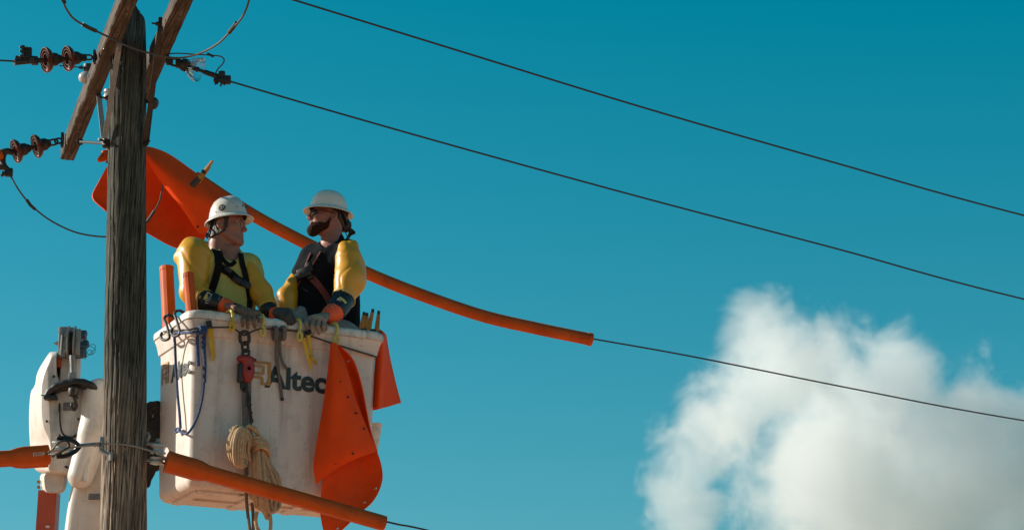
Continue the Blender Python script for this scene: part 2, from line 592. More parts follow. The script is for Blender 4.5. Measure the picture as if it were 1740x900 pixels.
M['brownglaze'] = pmat("brown_glaze", (0.13, 0.030, 0.008), (0.05, 0.012, 0.004), 14, rough=0.28, spec=0.35, coat=0.0)
M['whiteglaze'] = pmat("white_glaze", (0.46, 0.46, 0.45), (0.36, 0.36, 0.35), 14, rough=0.25, coat=0.4, dirt=(0.2, 0.16, 0.12), dirt_amt=0.4)
M['wire'] = pmat("aluminium_wire", (0.030, 0.027, 0.026), (0.018, 0.017, 0.017), 40, rough=0.6, metal=0.2)
M['jumper'] = pmat("jumper_wire", (0.075, 0.062, 0.055), (0.045, 0.038, 0.034), 40, rough=0.6, metal=0.2)
M['blanket'] = pmat("orange_rubber_blanket", (0.95, 0.088, 0.010), (0.86, 0.070, 0.007), 5, rough=0.62, spec=0.12, bump=0.10, bscale=30, dirt=(0.30, 0.045, 0.02), dirt_amt=0.35, dirt_scale=7)
M['hose'] = pmat("orange_plastic_hose", (0.58, 0.098, 0.008), (0.42, 0.062, 0.005), 5, rough=0.48, spec=0.2, bump=0.08, bscale=40, dirt=(0.22, 0.05, 0.02), dirt_amt=0.45, dirt_scale=11)
M['sleeve'] = pmat("yellow_rubber_sleeve", (0.65, 0.325, 0.018), (0.54, 0.255, 0.013), 4, rough=0.38, spec=0.5, bump=0.06, bscale=22, dirt=(0.26, 0.12, 0.02), dirt_amt=0.4, dirt_scale=8)
M['sleeve_rim'] = pmat("sleeve_rim", (0.60, 0.44, 0.14), (0.45, 0.32, 0.10), 12, rough=0.55)
M['yellow'] = pmat("yellow_plastic", (0.62, 0.42, 0.02), (0.5, 0.32, 0.015), 18, rough=0.45, dirt=(0.14, 0.08, 0.02), dirt_amt=0.5, dirt_scale=30)
M['paleyellow'] = pmat("faded_yellow_plastic", (0.60, 0.50, 0.14), (0.50, 0.40, 0.09), 18, rough=0.5, dirt=(0.2, 0.15, 0.06), dirt_amt=0.4, dirt_scale=30)
M['pin'] = pmat("amber_clamp", (0.42, 0.20, 0.022), (0.26, 0.115, 0.015), 22, rough=0.5, dirt=(0.05, 0.03, 0.02), dirt_amt=0.7, dirt_scale=40)
M['black'] = pmat("black_rubber", (0.014, 0.014, 0.015), (0.009, 0.009, 0.010), 20, rough=0.5, bump=0.1)
M['cuff'] = pmat("black_glove_rubber", (0.013, 0.014, 0.016), (0.009, 0.010, 0.012), 20, rough=0.42, bump=0.1)
M['orangecuff'] = pmat("orange_glove_rubber", (0.80, 0.10, 0.018), (0.68, 0.075, 0.014), 12, rough=0.5, bump=0.1)
M['fiberglass'] = pmat("bucket_fibreglass", (0.69, 0.605, 0.55), (0.60, 0.515, 0.465), 2.4, rough=0.42, spec=0.4, bump=0.10, bscale=26, dirt=(0.20, 0.155, 0.125), dirt_amt=0.55, dirt_scale=5)
M['lip'] = pmat("bucket_lip_fibreglass", (0.68, 0.64, 0.59), (0.56, 0.52, 0.48), 9, rough=0.45, bump=0.2, bscale=40, dirt=(0.16, 0.12, 0.10), dirt_amt=0.8, dirt_scale=16)
M['boomwhite'] = pmat("boom_fibreglass", (0.66, 0.60, 0.54), (0.57, 0.51, 0.455), 4, rough=0.42, bump=0.08, bscale=20, dirt=(0.22, 0.16, 0.12), dirt_amt=0.45, dirt_scale=7)
M['boomorange'] = pmat("boom_orange_paint", (0.47, 0.075, 0.022), (0.40, 0.06, 0.018), 6, rough=0.4)
M['letter'] = pmat("dark_lettering", (0.010, 0.018, 0.020), (0.014, 0.022, 0.024), 20, rough=0.5, dirt=(0.32, 0.29, 0.27), dirt_amt=0.15, dirt_scale=40)
M['gold'] = pmat("gold_lettering", (0.42, 0.205, 0.035), (0.36, 0.17, 0.028), 20, rough=0.5, dirt=(0.45, 0.40, 0.33), dirt_amt=0.4, dirt_scale=30)
M['print'] = pmat("white_print", (0.55, 0.55, 0.52), (0.4, 0.4, 0.38), 40, rough=0.6)
M['skin_a'] = pmat("skin_fair", (0.31, 0.135, 0.095), (0.26, 0.105, 0.075), 22, rough=0.5, bump=0.08, bscale=180, sss=0.12)
M['skin_b'] = pmat("skin_ruddy", (0.30, 0.115, 0.082), (0.23, 0.082, 0.06), 26, rough=0.5, bump=0.08, bscale=180, sss=0.12)
M['hair_a'] = pmat("dark_brown_hair", (0.028, 0.017, 0.012), (0.012, 0.008, 0.007), 60, (1, 1, 0.25), rough=0.55, bump=0.8, bscale=120)
M['hair_b'] = pmat("brown_hair", (0.035, 0.02, 0.014), (0.016, 0.010, 0.008), 60, (1, 1, 0.25), rough=0.55, bump=0.8, bscale=120)
M['beard'] = pmat("beard_hair", (0.040, 0.017, 0.010), (0.016, 0.008, 0.006), 90, rough=0.9, spec=0.1, bump=1.0, bscale=170)
M['lips'] = pmat("lip_skin", (0.36, 0.125, 0.10), (0.30, 0.10, 0.08), 30, rough=0.45)
M['lime'] = pmat("lime_shirt_cloth", (0.44, 0.41, 0.13), (0.36, 0.335, 0.10), 9, rough=0.9, spec=0.15, bump=0.35, bscale=160)
M['navy'] = pmat("black_shirt_cloth", (0.008, 0.010, 0.014), (0.005, 0.006, 0.009), 9, rough=0.95, spec=0.12, bump=0.35, bscale=160)
M['strap'] = pmat("black_webbing", (0.009, 0.009, 0.011), (0.005, 0.005, 0.006), 60, rough=0.9, spec=0.15, bump=0.4, bscale=220)
M['redstrap'] = pmat("red_webbing", (0.17, 0.03, 0.03), (0.11, 0.02, 0.02), 60, rough=0.75, bump=0.4, bscale=220)
M['leather'] = pmat("worn_glove_leather", (0.17, 0.115, 0.083), (0.09, 0.06, 0.045), 16, rough=0.75, bump=0.5, bscale=90, dirt=(0.04, 0.03, 0.026), dirt_amt=0.7, dirt_scale=14)
M['darkleather'] = pmat("dark_glove_leather", (0.055, 0.045, 0.042), (0.028, 0.024, 0.024), 16, rough=0.7, bump=0.5, bscale=90, dirt=(0.13, 0.10, 0.08), dirt_amt=0.5, dirt_scale=22)
M['greyleather'] = pmat("grey_glove_leather", (0.27, 0.225, 0.185), (0.17, 0.14, 0.115), 16, rough=0.75, bump=0.5, bscale=90, dirt=(0.07, 0.055, 0.045), dirt_amt=0.6, dirt_scale=18)
M['denim'] = pmat("grey_trouser_cloth", (0.30, 0.29, 0.29), (0.20, 0.195, 0.20), 24, rough=0.9, bump=0.4, bscale=140)
M['helmet'] = pmat("white_helmet_shell", (0.66, 0.63, 0.58), (0.58, 0.55, 0.50), 7, rough=0.3, spec=0.5, coat=0.3, dirt=(0.30, 0.24, 0.19), dirt_amt=0.45, dirt_scale=24)
M['helmet2'] = pmat("clean_white_helmet_shell", (0.72, 0.67, 0.59), (0.66, 0.61, 0.54), 7, rough=0.22, spec=0.5, coat=0.4, dirt=(0.4, 0.33, 0.26), dirt_amt=0.2, dirt_scale=24)
M['lens'] = pmat("dark_lens", (0.008, 0.008, 0.01), (0.006, 0.006, 0.008), 5, rough=0.10, spec=0.35)
M['eye'] = pmat("eye_white", (0.30, 0.26, 0.24), (0.25, 0.22, 0.2), 30, rough=0.15)
M['iris'] = pmat("eye_iris", (0.04, 0.022, 0.014), (0.02, 0.012, 0.008), 60, rough=0.1)
M['rope'] = pmat("tan_rope", (0.54, 0.385, 0.23), (0.40, 0.27, 0.155), 40, rough=0.85, bump=0.9, bscale=190, dirt=(0.10, 0.06, 0.04), dirt_amt=0.75, dirt_scale=70)
M['bluerope'] = pmat("blue_rope", (0.020, 0.055, 0.16), (0.010, 0.028, 0.09), 90, rough=0.8, bump=0.8, bscale=200, dirt=(0.20, 0.25, 0.34), dirt_amt=0.5, dirt_scale=90)
M['greyrope'] = pmat("grey_rope", (0.17, 0.145, 0.13), (0.10, 0.085, 0.078), 70, rough=0.85, bump=0.8, bscale=200)
M['cord'] = pmat("brown_cord", (0.07, 0.05, 0.042), (0.04, 0.03, 0.026), 70, rough=0.8, bump=0.6, bscale=200)
M['red'] = pmat("red_enamel", (0.36, 0.022, 0.024), (0.24, 0.016, 0.018), 14, rough=0.45, dirt=(0.05, 0.03, 0.03), dirt_amt=0.6, dirt_scale=24)
M['blue'] = pmat("blue_plastic", (0.018, 0.075, 0.135), (0.012, 0.045, 0.09), 14, rough=0.5)
M['canvas'] = pmat("dark_canvas", (0.045, 0.038, 0.033), (0.022, 0.019, 0.017), 10, rough=0.9, bump=0.8, bscale=60)
M['plate'] = pmat("grey_label_plate", (0.13, 0.13, 0.135), (0.09, 0.09, 0.095), 30, rough=0.5)
def add_streaks(m, col, amt, sc):
    n, l = m.node_tree.nodes, m.node_tree.links
    b = n["Principled BSDF"]
    src = b.inputs["Base Color"].links[0].from_socket
    tc = n.new("ShaderNodeTexCoord")
    for (s, lo_, hi_, a) in (((sc, sc, sc * .06), .53, .72, amt), ((sc * 3, sc * 3, sc * .35), .60, .72, amt * .9), ((11, 11, 30), .64, .70, amt)):
        mp = n.new("ShaderNodeMapping"); mp.inputs["Scale"].default_value = s; mp.inputs["Rotation"].default_value = (0.12, 0.0, 0.0)
        t = n.new("ShaderNodeTexNoise"); t.inputs["Scale"].default_value = 1; t.inputs["Detail"].default_value = 7; t.inputs["Roughness"].default_value = .66
        r = n.new("ShaderNodeMapRange"); r.inputs[1].default_value = lo_; r.inputs[2].default_value = hi_; r.inputs[4].default_value = a
        mx = n.new("ShaderNodeMix"); mx.data_type = 'RGBA'; mx.blend_type = 'MULTIPLY'; mx.inputs[7].default_value = (*col, 1)
        l.new(tc.outputs["Object"], mp.inputs[0]); l.new(mp.outputs[0], t.inputs["Vector"]); l.new(t.outputs["Fac"], r.inputs[0])
        l.new(r.outputs[0], mx.inputs[0]); l.new(src, mx.inputs[6]); src = mx.outputs[2]
    l.new(src, b.inputs["Base Color"])
add_streaks(M['fiberglass'], (0.52, 0.44, 0.40), 0.75, 9)
add_streaks(M['boomwhite'], (0.55, 0.47, 0.42), 0.65, 11)
add_streaks(M['lip'], (0.45, 0.38, 0.34), 0.9, 16)
M['ground'] = pmat("dry_ground", (0.68, 0.33, 0.18), (0.58, 0.27, 0.15), 0.15, rough=0.95, bump=0.3, bscale=3.0)

def let_light_through(m, amount, col):
    n, l = m.node_tree.nodes, m.node_tree.links
    tr = n.new("ShaderNodeBsdfTranslucent"); tr.inputs[0].default_value = (*col, 1)
    mx = n.new("ShaderNodeMixShader"); mx.inputs[0].default_value = amount
    out = n["Material Output"]
    l.new(n["Principled BSDF"].outputs[0], mx.inputs[1]); l.new(tr.outputs[0], mx.inputs[2]); l.new(mx.outputs[0], out.inputs[0])
let_light_through(M['blanket'], 0.07, (0.95, 0.11, 0.014))

def bounce_ground(m):      # unseen ground toned for its bounce: warm lot by the truck, dull fields beyond
    n, l = m.node_tree.nodes, m.node_tree.links
    b = n["Principled BSDF"]; src = b.inputs["Base Color"].links[0].from_socket
    tc = n.new("ShaderNodeTexCoord"); d = n.new("ShaderNodeVectorMath"); d.operation = 'DISTANCE'; d.inputs[1].default_value = (-1, 14, 0)
    l.new(tc.outputs["Object"], d.inputs[0])
    r = n.new("ShaderNodeMapRange"); r.inputs[1].default_value = 34; r.inputs[2].default_value = 46
    l.new(d.outputs["Value"], r.inputs[0])
    mx = n.new("ShaderNodeMix"); mx.data_type = 'RGBA'; mx.inputs[7].default_value = (0.085, 0.10, 0.055, 1)
    l.new(r.outputs[0], mx.inputs[0]); l.new(src, mx.inputs[6]); l.new(mx.outputs[2], b.inputs["Base Color"])
bounce_ground(M['ground'])

mg = bpy.data.materials.new("clear_glass"); mg.use_nodes = True
n_, l_ = mg.node_tree.nodes, mg.node_tree.links
tr_ = n_.new("ShaderNodeBsdfTransparent"); tr_.inputs[0].default_value = (0.86, 0.93, 0.94, 1)
gl_ = n_.new("ShaderNodeBsdfGlossy"); gl_.inputs["Roughness"].default_value = 0.06
fr_ = n_.new("ShaderNodeLayerWeight"); fr_.inputs["Blend"].default_value = 0.45
mx_ = n_.new("ShaderNodeMixShader")
l_.new(fr_.outputs["Facing"], mx_.inputs[0]); l_.new(tr_.outputs[0], mx_.inputs[1]); l_.new(gl_.outputs[0], mx_.inputs[2])
l_.new(mx_.outputs[0], n_["Material Output"].inputs[0])
M['glass'] = mg
# ------------------------------------------------------------------ ground and cloud
g = G()
N = 40
S_ = 6000.0
vs = [(-S_ + 2 * S_ * i / N, -S_ + 2 * S_ * j / N, 0) for i in range(N + 1) for j in range(N + 1)]
fs = [(i * (N + 1) + j, (i + 1) * (N + 1) + j, (i + 1) * (N + 1) + j + 1, i * (N + 1) + j + 1) for i in range(N) for j in range(N)]
mk('ground', g.add(vs, fs), M['ground'], kind='structure')

CY = 1000.0
CP = CY / 0.955 / FPX                         # metres per photograph pixel at the cloud
CBASE = W(1480, 760, CY)
BLOBS = [  # pixel centre, half sizes in pixels, depth offset, density
    (1560, 830, 300, 200, 0), (1480, 650, 170, 105, 10), (1330, 640, 130, 120, -20), (1280, 565, 70, 62, -10),
    (1535, 612, 80, 46, 20), (1650, 705, 130, 66, 20), (1740, 730, 130, 85, 10), (1760, 830, 260, 180, 20), (1235, 690, 95, 95, -30), (1400, 800, 150, 150, -60),
    (1175, 770, 75, 85, 0), (1155, 870, 75, 100, 10)]
cblobs = []
for (x, y, rx, ry, dz) in BLOBS:
    c = W(x, y, CY + dz) - CBASE
    cblobs.append((c, (rx * CP, 0.75 * (rx + ry) * 0.5 * CP * 1.2, ry * CP)))
def cloud_hull(P):
    d = None
    for c, r in cblobs:
        e = ell(P, tuple(c), tuple(x * 1.34 for x in r))
        d = e if d is None else smin(d, e, 6.0)
    return d
lo, hi = bounds([c + Vector(r) * s for c, r in cblobs for s in (-1.3, 1.3)], 8)
cv, cf = skin(cloud_hull, lo, hi, 5.0)
mc = bpy.data.materials.new("cloud_vapour"); mc.use_nodes = True
n, l = mc.node_tree.nodes, mc.node_tree.links
n.clear()
tc = n.new("ShaderNodeTexCoord")
w1 = n.new("ShaderNodeTexNoise"); w1.inputs["Scale"].default_value = 0.042; w1.inputs["Detail"].default_value = 10; w1.inputs["Roughness"].default_value = 0.62; w1.inputs["Distortion"].default_value = 0.4
l.new(tc.outputs["Object"], w1.inputs["Vector"])
acc = None
for c, r in cblobs:
    s = n.new("ShaderNodeVectorMath"); s.operation = 'SUBTRACT'; s.inputs[1].default_value = c
    d = n.new("ShaderNodeVectorMath"); d.operation = 'DIVIDE'; d.inputs[1].default_value = r
    q = n.new("ShaderNodeVectorMath"); q.operation = 'LENGTH'
    l.new(tc.outputs["Object"], s.inputs[0]); l.new(s.outputs[0], d.inputs[0]); l.new(d.outputs[0], q.inputs[0])
    if acc is None: acc = q.outputs["Value"]
    else:
        mm = n.new("ShaderNodeMath"); mm.operation = 'SMOOTH_MIN'; mm.inputs[2].default_value = 0.25
        l.new(acc, mm.inputs[0]); l.new(q.outputs["Value"], mm.inputs[1]); acc = mm.outputs[0]
ad = n.new("ShaderNodeMath"); ad.operation = 'MULTIPLY_ADD'; ad.inputs[1].default_value = -2.7
l.new(w1.outputs["Fac"], ad.inputs[0]); l.new(acc, ad.inputs[2])      # len - 1.7 * noise
mr = n.new("ShaderNodeMapRange"); mr.interpolation_type = 'SMOOTHSTEP'
mr.inputs[1].default_value = -0.38; mr.inputs[2].default_value = -0.85; mr.inputs[3].default_value = 0.0; mr.inputs[4].default_value = 0.045
l.new(ad.outputs[0], mr.inputs[0])
pv = n.new("ShaderNodeVolumePrincipled")
pv.inputs["Color"].default_value = (0.98, 0.98, 0.98, 1); pv.inputs["Anisotropy"].default_value = 0.35
l.new(mr.outputs[0], pv.inputs["Density"])
out = n.new("ShaderNodeOutputMaterial"); l.new(pv.outputs[0], out.inputs["Volume"])
mk('cloud', (cv + np.array(CBASE), cf), mc, base=CBASE, smooth=180, kind='structure')

# ------------------------------------------------------------------ utility pole
PY = 15.0
ptop, pmid, pbot = W(219, 12, PY), W(209.5, 500, PY), W(209, 900, PY)
ax = (ptop - pbot) / (ptop.z - pbot.z)
def paxis(z): return pbot + ax * (z - pbot.z)
zt = ptop.z
def prad(z):
    t = (z - pbot.z) / (zt - pbot.z)
    return 0.1345 + (0.108 - 0.1345) * t
rc = random.Random(3)
cracks = [(rc.uniform(0, 2 * PI), rc.uniform(4.0, zt), rc.uniform(0.25, 1.1), rc.uniform(0.02, 0.04), rc.uniform(0.005, 0.014), rc.uniform(-0.02, 0.02)) for _ in range(60)]
knots = [(-PI / 2 + 0.05, W(213, 470, PY).z), (-PI / 2 + 0.75, W(235, 228, PY).z), (-PI / 2 - 0.2, W(207, 118, PY).z), (-PI / 2 + 0.2, W(213, 770, PY).z), (-PI / 2 + 0.5, W(228, 640, PY).z)]
zs = [0, 0.5, 1, 2, 3, 3.8, 4.2] + list(np.arange(4.3, zt - 0.02, 0.012)) + [zt - 0.015, zt]
m_ = 168
rings = []
for iz, z in enumerate(zs):
    c = paxis(z); R0 = prad(z); ring = []
    for k in range(m_):
        a = 2 * PI * k / m_
        ca, sa = math.cos(a), math.sin(a)
        r = R0
        if z > 4:
            r += 0.006 * mnoise.noise(Vector((ca * 1.6, sa * 1.6, z * 0.9)))
            wob = 0.25 * mnoise.noise(Vector((ca, sa, z * 2.0)))
            r += 0.0016 * (1 - 2 * abs(mnoise.noise(Vector((ca * 13 + wob, sa * 13 + wob, z * 0.7)))))
            r += 0.0016 * mnoise.noise(Vector((ca * 30, sa * 30, z * 4)))
            for (a0, z0, hl, wd, dp, dr) in cracks:
                if abs(z - z0) < hl:
                    da = (a - a0 - dr * (z - z0) * 3 - 0.03 * math.sin(z * 9 + a0) + PI) % (2 * PI) - PI
                    if abs(da) < wd:
                        r -= dp * (1 - abs(da) / wd) * min(1, (hl - abs(z - z0)) / 0.15)
            for (a0, z0) in knots:
                da = (a - a0 + PI) % (2 * PI) - PI
                q = math.hypot(da * 0.12, (z - z0) * 0.7)
                if q < 0.05:
                    r += 0.006 * math.cos(q / 0.05 * PI * 2.5) * (1 - q / 0.05)
        zz = z
        if z > zt - 0.35:
            e = min(1, (z - (zt - 0.35)) / 0.35)
            zz = z - e * (0.085 * max(0, ca) ** 3 + 0.03 * mnoise.noise(Vector((ca * 7, sa * 7, 0))) + 0.02)
            r *= 1 - 0.05 * e ** 4
        ring.append(Vector((c.x + r * ca, c.y + r * sa, zz)))
    rings.append(ring)
g = G(); g.loft(rings)
pole = mk('utility_pole', g, M['pole'], base=paxis(0), smooth=60,
          label="weathered grey wooden utility pole with long vertical cracks standing in front of the boom", cat="utility pole")

# ------------------------------------------------------------------ crossarms
ZA = W(181, 100, PY).z
aL0, aL1 = WZ(221, 0, ZA), WZ(114.5, 272, ZA)
adir = (aL1 - aL0).normalized()
aL_near = aL0 - adir * 1.15
q0 = W(271, 100, PY); q0.z = ZA
aR_far = q0 + adir * ((aL1 - q0).dot(adir))
aR_near = aR_far - adir * (aL1 - aL_near).length
AW, AH = 0.047, 0.058
def beam(p0, p1, seed):
    P0, P1 = Vector(p0), Vector(p1)
    L = (P1 - P0).length; n = int(L / 0.025)
    d = (P1 - P0) / L; up = Vector((0, 0, 1)); side = d.cross(up)
    ch = 0.008; sec = []
    cs = [(-AW, -AH), (AW, -AH), (AW, AH), (-AW, AH)]
    for i in range(4):
        (x0, y0), (x1, y1) = cs[i], cs[(i + 1) % 4]
        l_ = math.hypot(x1 - x0, y1 - y0); ux, uy = (x1 - x0) / l_, (y1 - y0) / l_
        for t in np.linspace(ch, l_ - ch, 8):
            sec.append((x0 + ux * t, y0 + uy * t, -uy, ux))
    rings = []
    for i in range(n + 1):
        s = L * i / n; ring = []
        for (x, y, nx, ny) in sec:
            rough = 0.004 if x < -AW + 0.001 else 0.0018
            h = rough * (1 - 2.2 * abs(mnoise.noise(Vector((x * 60 + seed, y * 60, s * 4))))) + 0.0025 * mnoise.noise(Vector((x * 18 + seed, y * 18, s * 2.5)))
            ring.append(P0 + d * s + side * (x + nx * -h) + up * (y + AH + ny * -h))
        rings.append(ring)
    g = G(); g.loft(rings); return g
def hole(g, p, r=0.012):
    g.lathe([(r * 1.25, -0.001), (r, 0.0025), (r * 0.4, 0.003)], p, (0, 0, -1), 12)
lab = ["wooden crossarm on the pole's sunlit side, its sawn end seen below the brown insulators",
       "wooden crossarm behind the pole's shaded side, carrying the clear glass insulator"]
for i, (p0, p1) in enumerate(((aL_near, aL1), (aR_near, aR_far))):
    arm = mk('crossarm', beam(p0, p1, i * 7.3), M['arm'], base=(p0 + p1) / 2, label=lab[i], cat="crossarm", group="crossarms on the pole top", smooth=50)
    for s in (0.14, 0.62, 1.35, 1.9, 2.5, 2.85):
        gh = G(); hole(gh, p1 - adir * s + Vector((0.004 * (-1) ** int(s * 10), 0, 0.0)))
        mk('bolt_hole', gh, M['black'], arm)

# through bolt holding the far ends apart and braces to the pole
pz = lambda y: W(200, y, PY).z
def strap(p, q, w=0.032, th=0.007):
    g = G(); p, q = Vector(p), Vector(q)
    g.sweep([p, p.lerp(q, 0.33), p.lerp(q, 0.66), q], [(-w / 2, -th / 2), (w / 2, -th / 2), (w / 2, th / 2), (-w / 2, th / 2)], up=(0.25, -1, 0.0))
    return g
jL = W(177.5, 240, 14.93)
br = root('crossarm_brace', "flat steel V brace on the sunlit side of the pole under the crossarm", "brace", jL, "steel braces under the crossarms")
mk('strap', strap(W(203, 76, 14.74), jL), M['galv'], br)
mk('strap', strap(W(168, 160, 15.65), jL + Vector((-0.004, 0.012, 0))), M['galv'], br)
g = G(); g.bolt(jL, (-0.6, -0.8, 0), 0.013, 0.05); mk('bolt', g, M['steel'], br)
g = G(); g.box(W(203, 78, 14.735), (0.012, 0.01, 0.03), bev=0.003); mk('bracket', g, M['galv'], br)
jR = W(247, 243, 14.96)
br = root('crossarm_brace', "flat steel brace on the shaded side of the pole rising to the rear crossarm", "brace", jR, "steel braces under the crossarms")
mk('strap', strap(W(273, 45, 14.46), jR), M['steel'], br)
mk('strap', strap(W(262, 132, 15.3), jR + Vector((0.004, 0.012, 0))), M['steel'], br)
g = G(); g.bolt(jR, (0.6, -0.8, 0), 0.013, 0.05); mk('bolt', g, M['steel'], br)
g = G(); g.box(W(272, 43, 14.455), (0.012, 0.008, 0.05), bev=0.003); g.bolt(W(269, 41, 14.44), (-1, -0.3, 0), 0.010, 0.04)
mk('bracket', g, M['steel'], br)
g = G(); a, b = W(136, 241, 15.9), W(180, 244, 14.97)
g.tube([a, b], 0.009, 8); g.bolt(a, a - b, 0.014, 0.02); g.box(b, (0.02, 0.02, 0.026), bev=0.004)
mk('spacer_rod', g, M['steel'], base=b, label="dark steel rod running from the pole to the far end of the sunlit crossarm", cat="rod")
# eye bolt with a mushroom head on the shaded side, small spool on the sunlit side
p = W(258, 175, 15.02)
t = root('eye_bolt', "dark round-headed bolt sticking out of the pole's shaded side", "bolt", p)
g = G(); d = Vector((0.75, -0.25, -0.35)); g.cyl(W(244, 171, 15.02), p, 0.011); mk('shank', g, M['steel'], t)
g = G(); g.lathe([(0.012, -0.01), (0.034, 0.0), (0.040, 0.014), (0.032, 0.03), (0.012, 0.038)], p, d, 18); mk('bolt_head', g, M['steel'], t)
p = W(184, 165, 14.98)
t = root('spool_insulator', "small white spool insulator bolted high on the pole's sunlit edge", "insulator", p)
g = G(); g.lathe([(0.022, 0), (0.034, 0.008), (0.034, 0.022), (0.02, 0.032), (0.034, 0.045), (0.034, 0.06), (0.02, 0.068)], W(186, 153, 14.99), W(184, 178, 14.97) - W(186, 153, 14.99), 20); mk('spool', g, M['whiteglaze'], t)
g = G(); g.bolt(W(184, 167, 14.95), (-1, -0.2, 0.05), 0.012, 0.055); g.box(W(185, 178, 14.96), (0.012, 0.012, 0.02), bev=0.003); mk('clevis', g, M['steel'], t)

# ------------------------------------------------------------------ insulators
def disc_parts(t, p, d, mat, sc=1.0, glass=False):
    """one disc: steel cap towards the crossarm, ribbed underside towards the wire; p is the cap's end"""
    d = Vector(d).normalized(); p = Vector(p)
    u = root('insulator_disc', '', '', p) if False else None
    body = G()
    if glass:
        prof = [(.030, .066), (.044, .072), (.060, .092), (.074, .125), (.079, .150), (.076, .154), (.071, .149), (.055, .112), (.040, .094), (.014, .088)]
    else:
        prof = [(.034, .060), (.046, .066), (.066, .078), (.077, .092), (.080, .102), (.078, .109), (.073, .110), (.069, .098), (.063, .096), (.060, .108), (.055, .108), (.052, .094), (.045, .093), (.042, .106), (.037, .106), (.034, .090), (.014, .088)]
    body.lathe([(r * sc, h * sc) for r, h in prof], p, d, 40)
    o = mk('insulator_disc', body, mat, t, smooth=60)
    cap = G()
    cap.lathe([(r * sc, h * sc) for r, h in [(.012, 0), (.024, .004), (.028, .014), (.030, .022), (.038, .03), (.041, .045), (.041, .064), (.032, .072)]], p, d, 24)
    mk('cap', cap, M['steel'], o)
    pin = G()
    pin.lathe([(r * sc, h * sc) for r, h in [(.013, .08), (.012, .125), (.017, .130), (.017, .142), (.010, .150)]], p, d, 14)
    mk('pin', pin, M['steel'], o)
    return p + d * 0.146 * sc

def link(g, a, b, w=0.02, r=0.007):
    """an oval chain link / shackle from a to b"""
    a, b = Vector(a), Vector(b); d = (b - a).normalized(); s = d.cross(Vector((0, 1, 0))).normalized()
    pts = [a, a + d * 0.01 + s * w * 0.8, a.lerp(b, 0.5) + s * w, b - d * 0.01 + s * w * 0.8, b, b - d * 0.01 - s * w * 0.8, a.lerp(b, 0.5) - s * w, a + d * 0.01 - s * w * 0.8]
    g.tube(crom(pts, 5, True), r, 8, closed=True)

# upper left string
pA0, pA1 = W(162, 97, 14.98), W(24, 106, 14.72)
dA = (pA1 - pA0).normalized()
tA = root('insulator_string', "upper string of two brown disc insulators on the sunlit crossarm", "insulator", pA0, "brown insulator strings")
g = G(); g.bolt(pA0, dA, 0.014, 0.03); g.box(pA0 + dA * 0.005, (0.006, 0.025, 0.04)); link(g, pA0 + dA * 0.02, pA0 + dA * 0.075, 0.016, 0.006); g.tube([pA0 + dA * 0.06, pA0 + dA * 0.10], 0.011); g.box(pA0 + dA * 0.072, (0.008, 0.012, 0.022), bev=0.003)
mk('clevis', g, M['steel'], tA)
k = disc_parts(tA, W(141, 98, 14.94), dA, M['brownglaze'])
k = disc_parts(tA, k - dA * 0.004, dA, M['brownglaze'])
g = G(); e = pA1
g.tube([k - dA * 0.02, e], 0.017, 10, scale=[0.9, 1.15]); g.box(k + dA * 0.03, (0.02, 0.02, 0.024), bev=0.004)
up = Vector((0.05, -0.3, 1)).normalized()
blk = W(47, 92, 14.77)
g.box(blk, (0.024, 0.018, 0.040), bev=0.005); g.box(W(48, 101, 14.765), (0.045, 0.016, 0.018), bev=0.004)
for y in (82, 89, 97):
    g.tube([W(50, y, 14.75), W(33, y - 2, 14.72)], 0.0065, 8); g.box(W(39, y - 1.3, 14.73), (0.010, 0.011, 0.011), bev=0.002)
g.box(W(36, 99, 14.75), (0.035, 0.014, 0.012), bev=0.003)
mk('dead_end_clamp', g, M['steel'], tA)

# lower left string
YB = aL1.y
pB0 = WZ(117, 240, ZA + 0.05); pB0 = W(106, 238, pB0.y - 0.02)
pB1 = W(2, 263, pB0.y - 0.16)
dB = (pB1 - pB0).normalized()
tB = root('insulator_string', "lower string of two brown disc insulators at the crossarm's sawn end", "insulator", pB0, "brown insulator strings")
g = G(); g.box(pB0, (0.008, 0.02, 0.05)); link(g, pB0 + dB * 0.0, pB0 + dB * 0.055, 0.018, 0.007); link(g, pB0 + dB * 0.035, pB0 + dB * 0.10, 0.020, 0.007); g.tube([pB0 + dB * 0.085, pB0 + dB * 0.115], 0.011)
mk('clevis', g, M['steel'], tB)
k = disc_parts(tB, pB0 + dB * 0.085, dB, M['brownglaze'], 1.04)
k = disc_parts(tB, k - dB * 0.006, dB, M['brownglaze'], 1.04)
YK = pB1.y
g = G()
g.tube(crom([k - dB * 0.02, W(12, 257, YK), W(3, 259, YK)], 4), 0.022, 10)
g.tube(crom([W(10, 256, YK), W(5, 266, YK), W(6, 280, YK), W(14, 290, YK), W(17, 298, YK)], 5), 0.020, 10, scale=lambda t: 1.1 - 0.2 * t)
g.box(W(15, 293, YK), (0.026, 0.018, 0.028), bev=0.005)
g.tube([W(14, 291, YK - .01), W(2, 299, YK - .03)], 0.010, 8); g.box(W(7, 295, YK - .02), (0.014, 0.014, 0.014), bev=0.003)
g.tube([W(9, 284, YK), W(-8, 284, YK)], 0.02, 10)
mk('dead_end_clamp', g, M['steel'], tB)

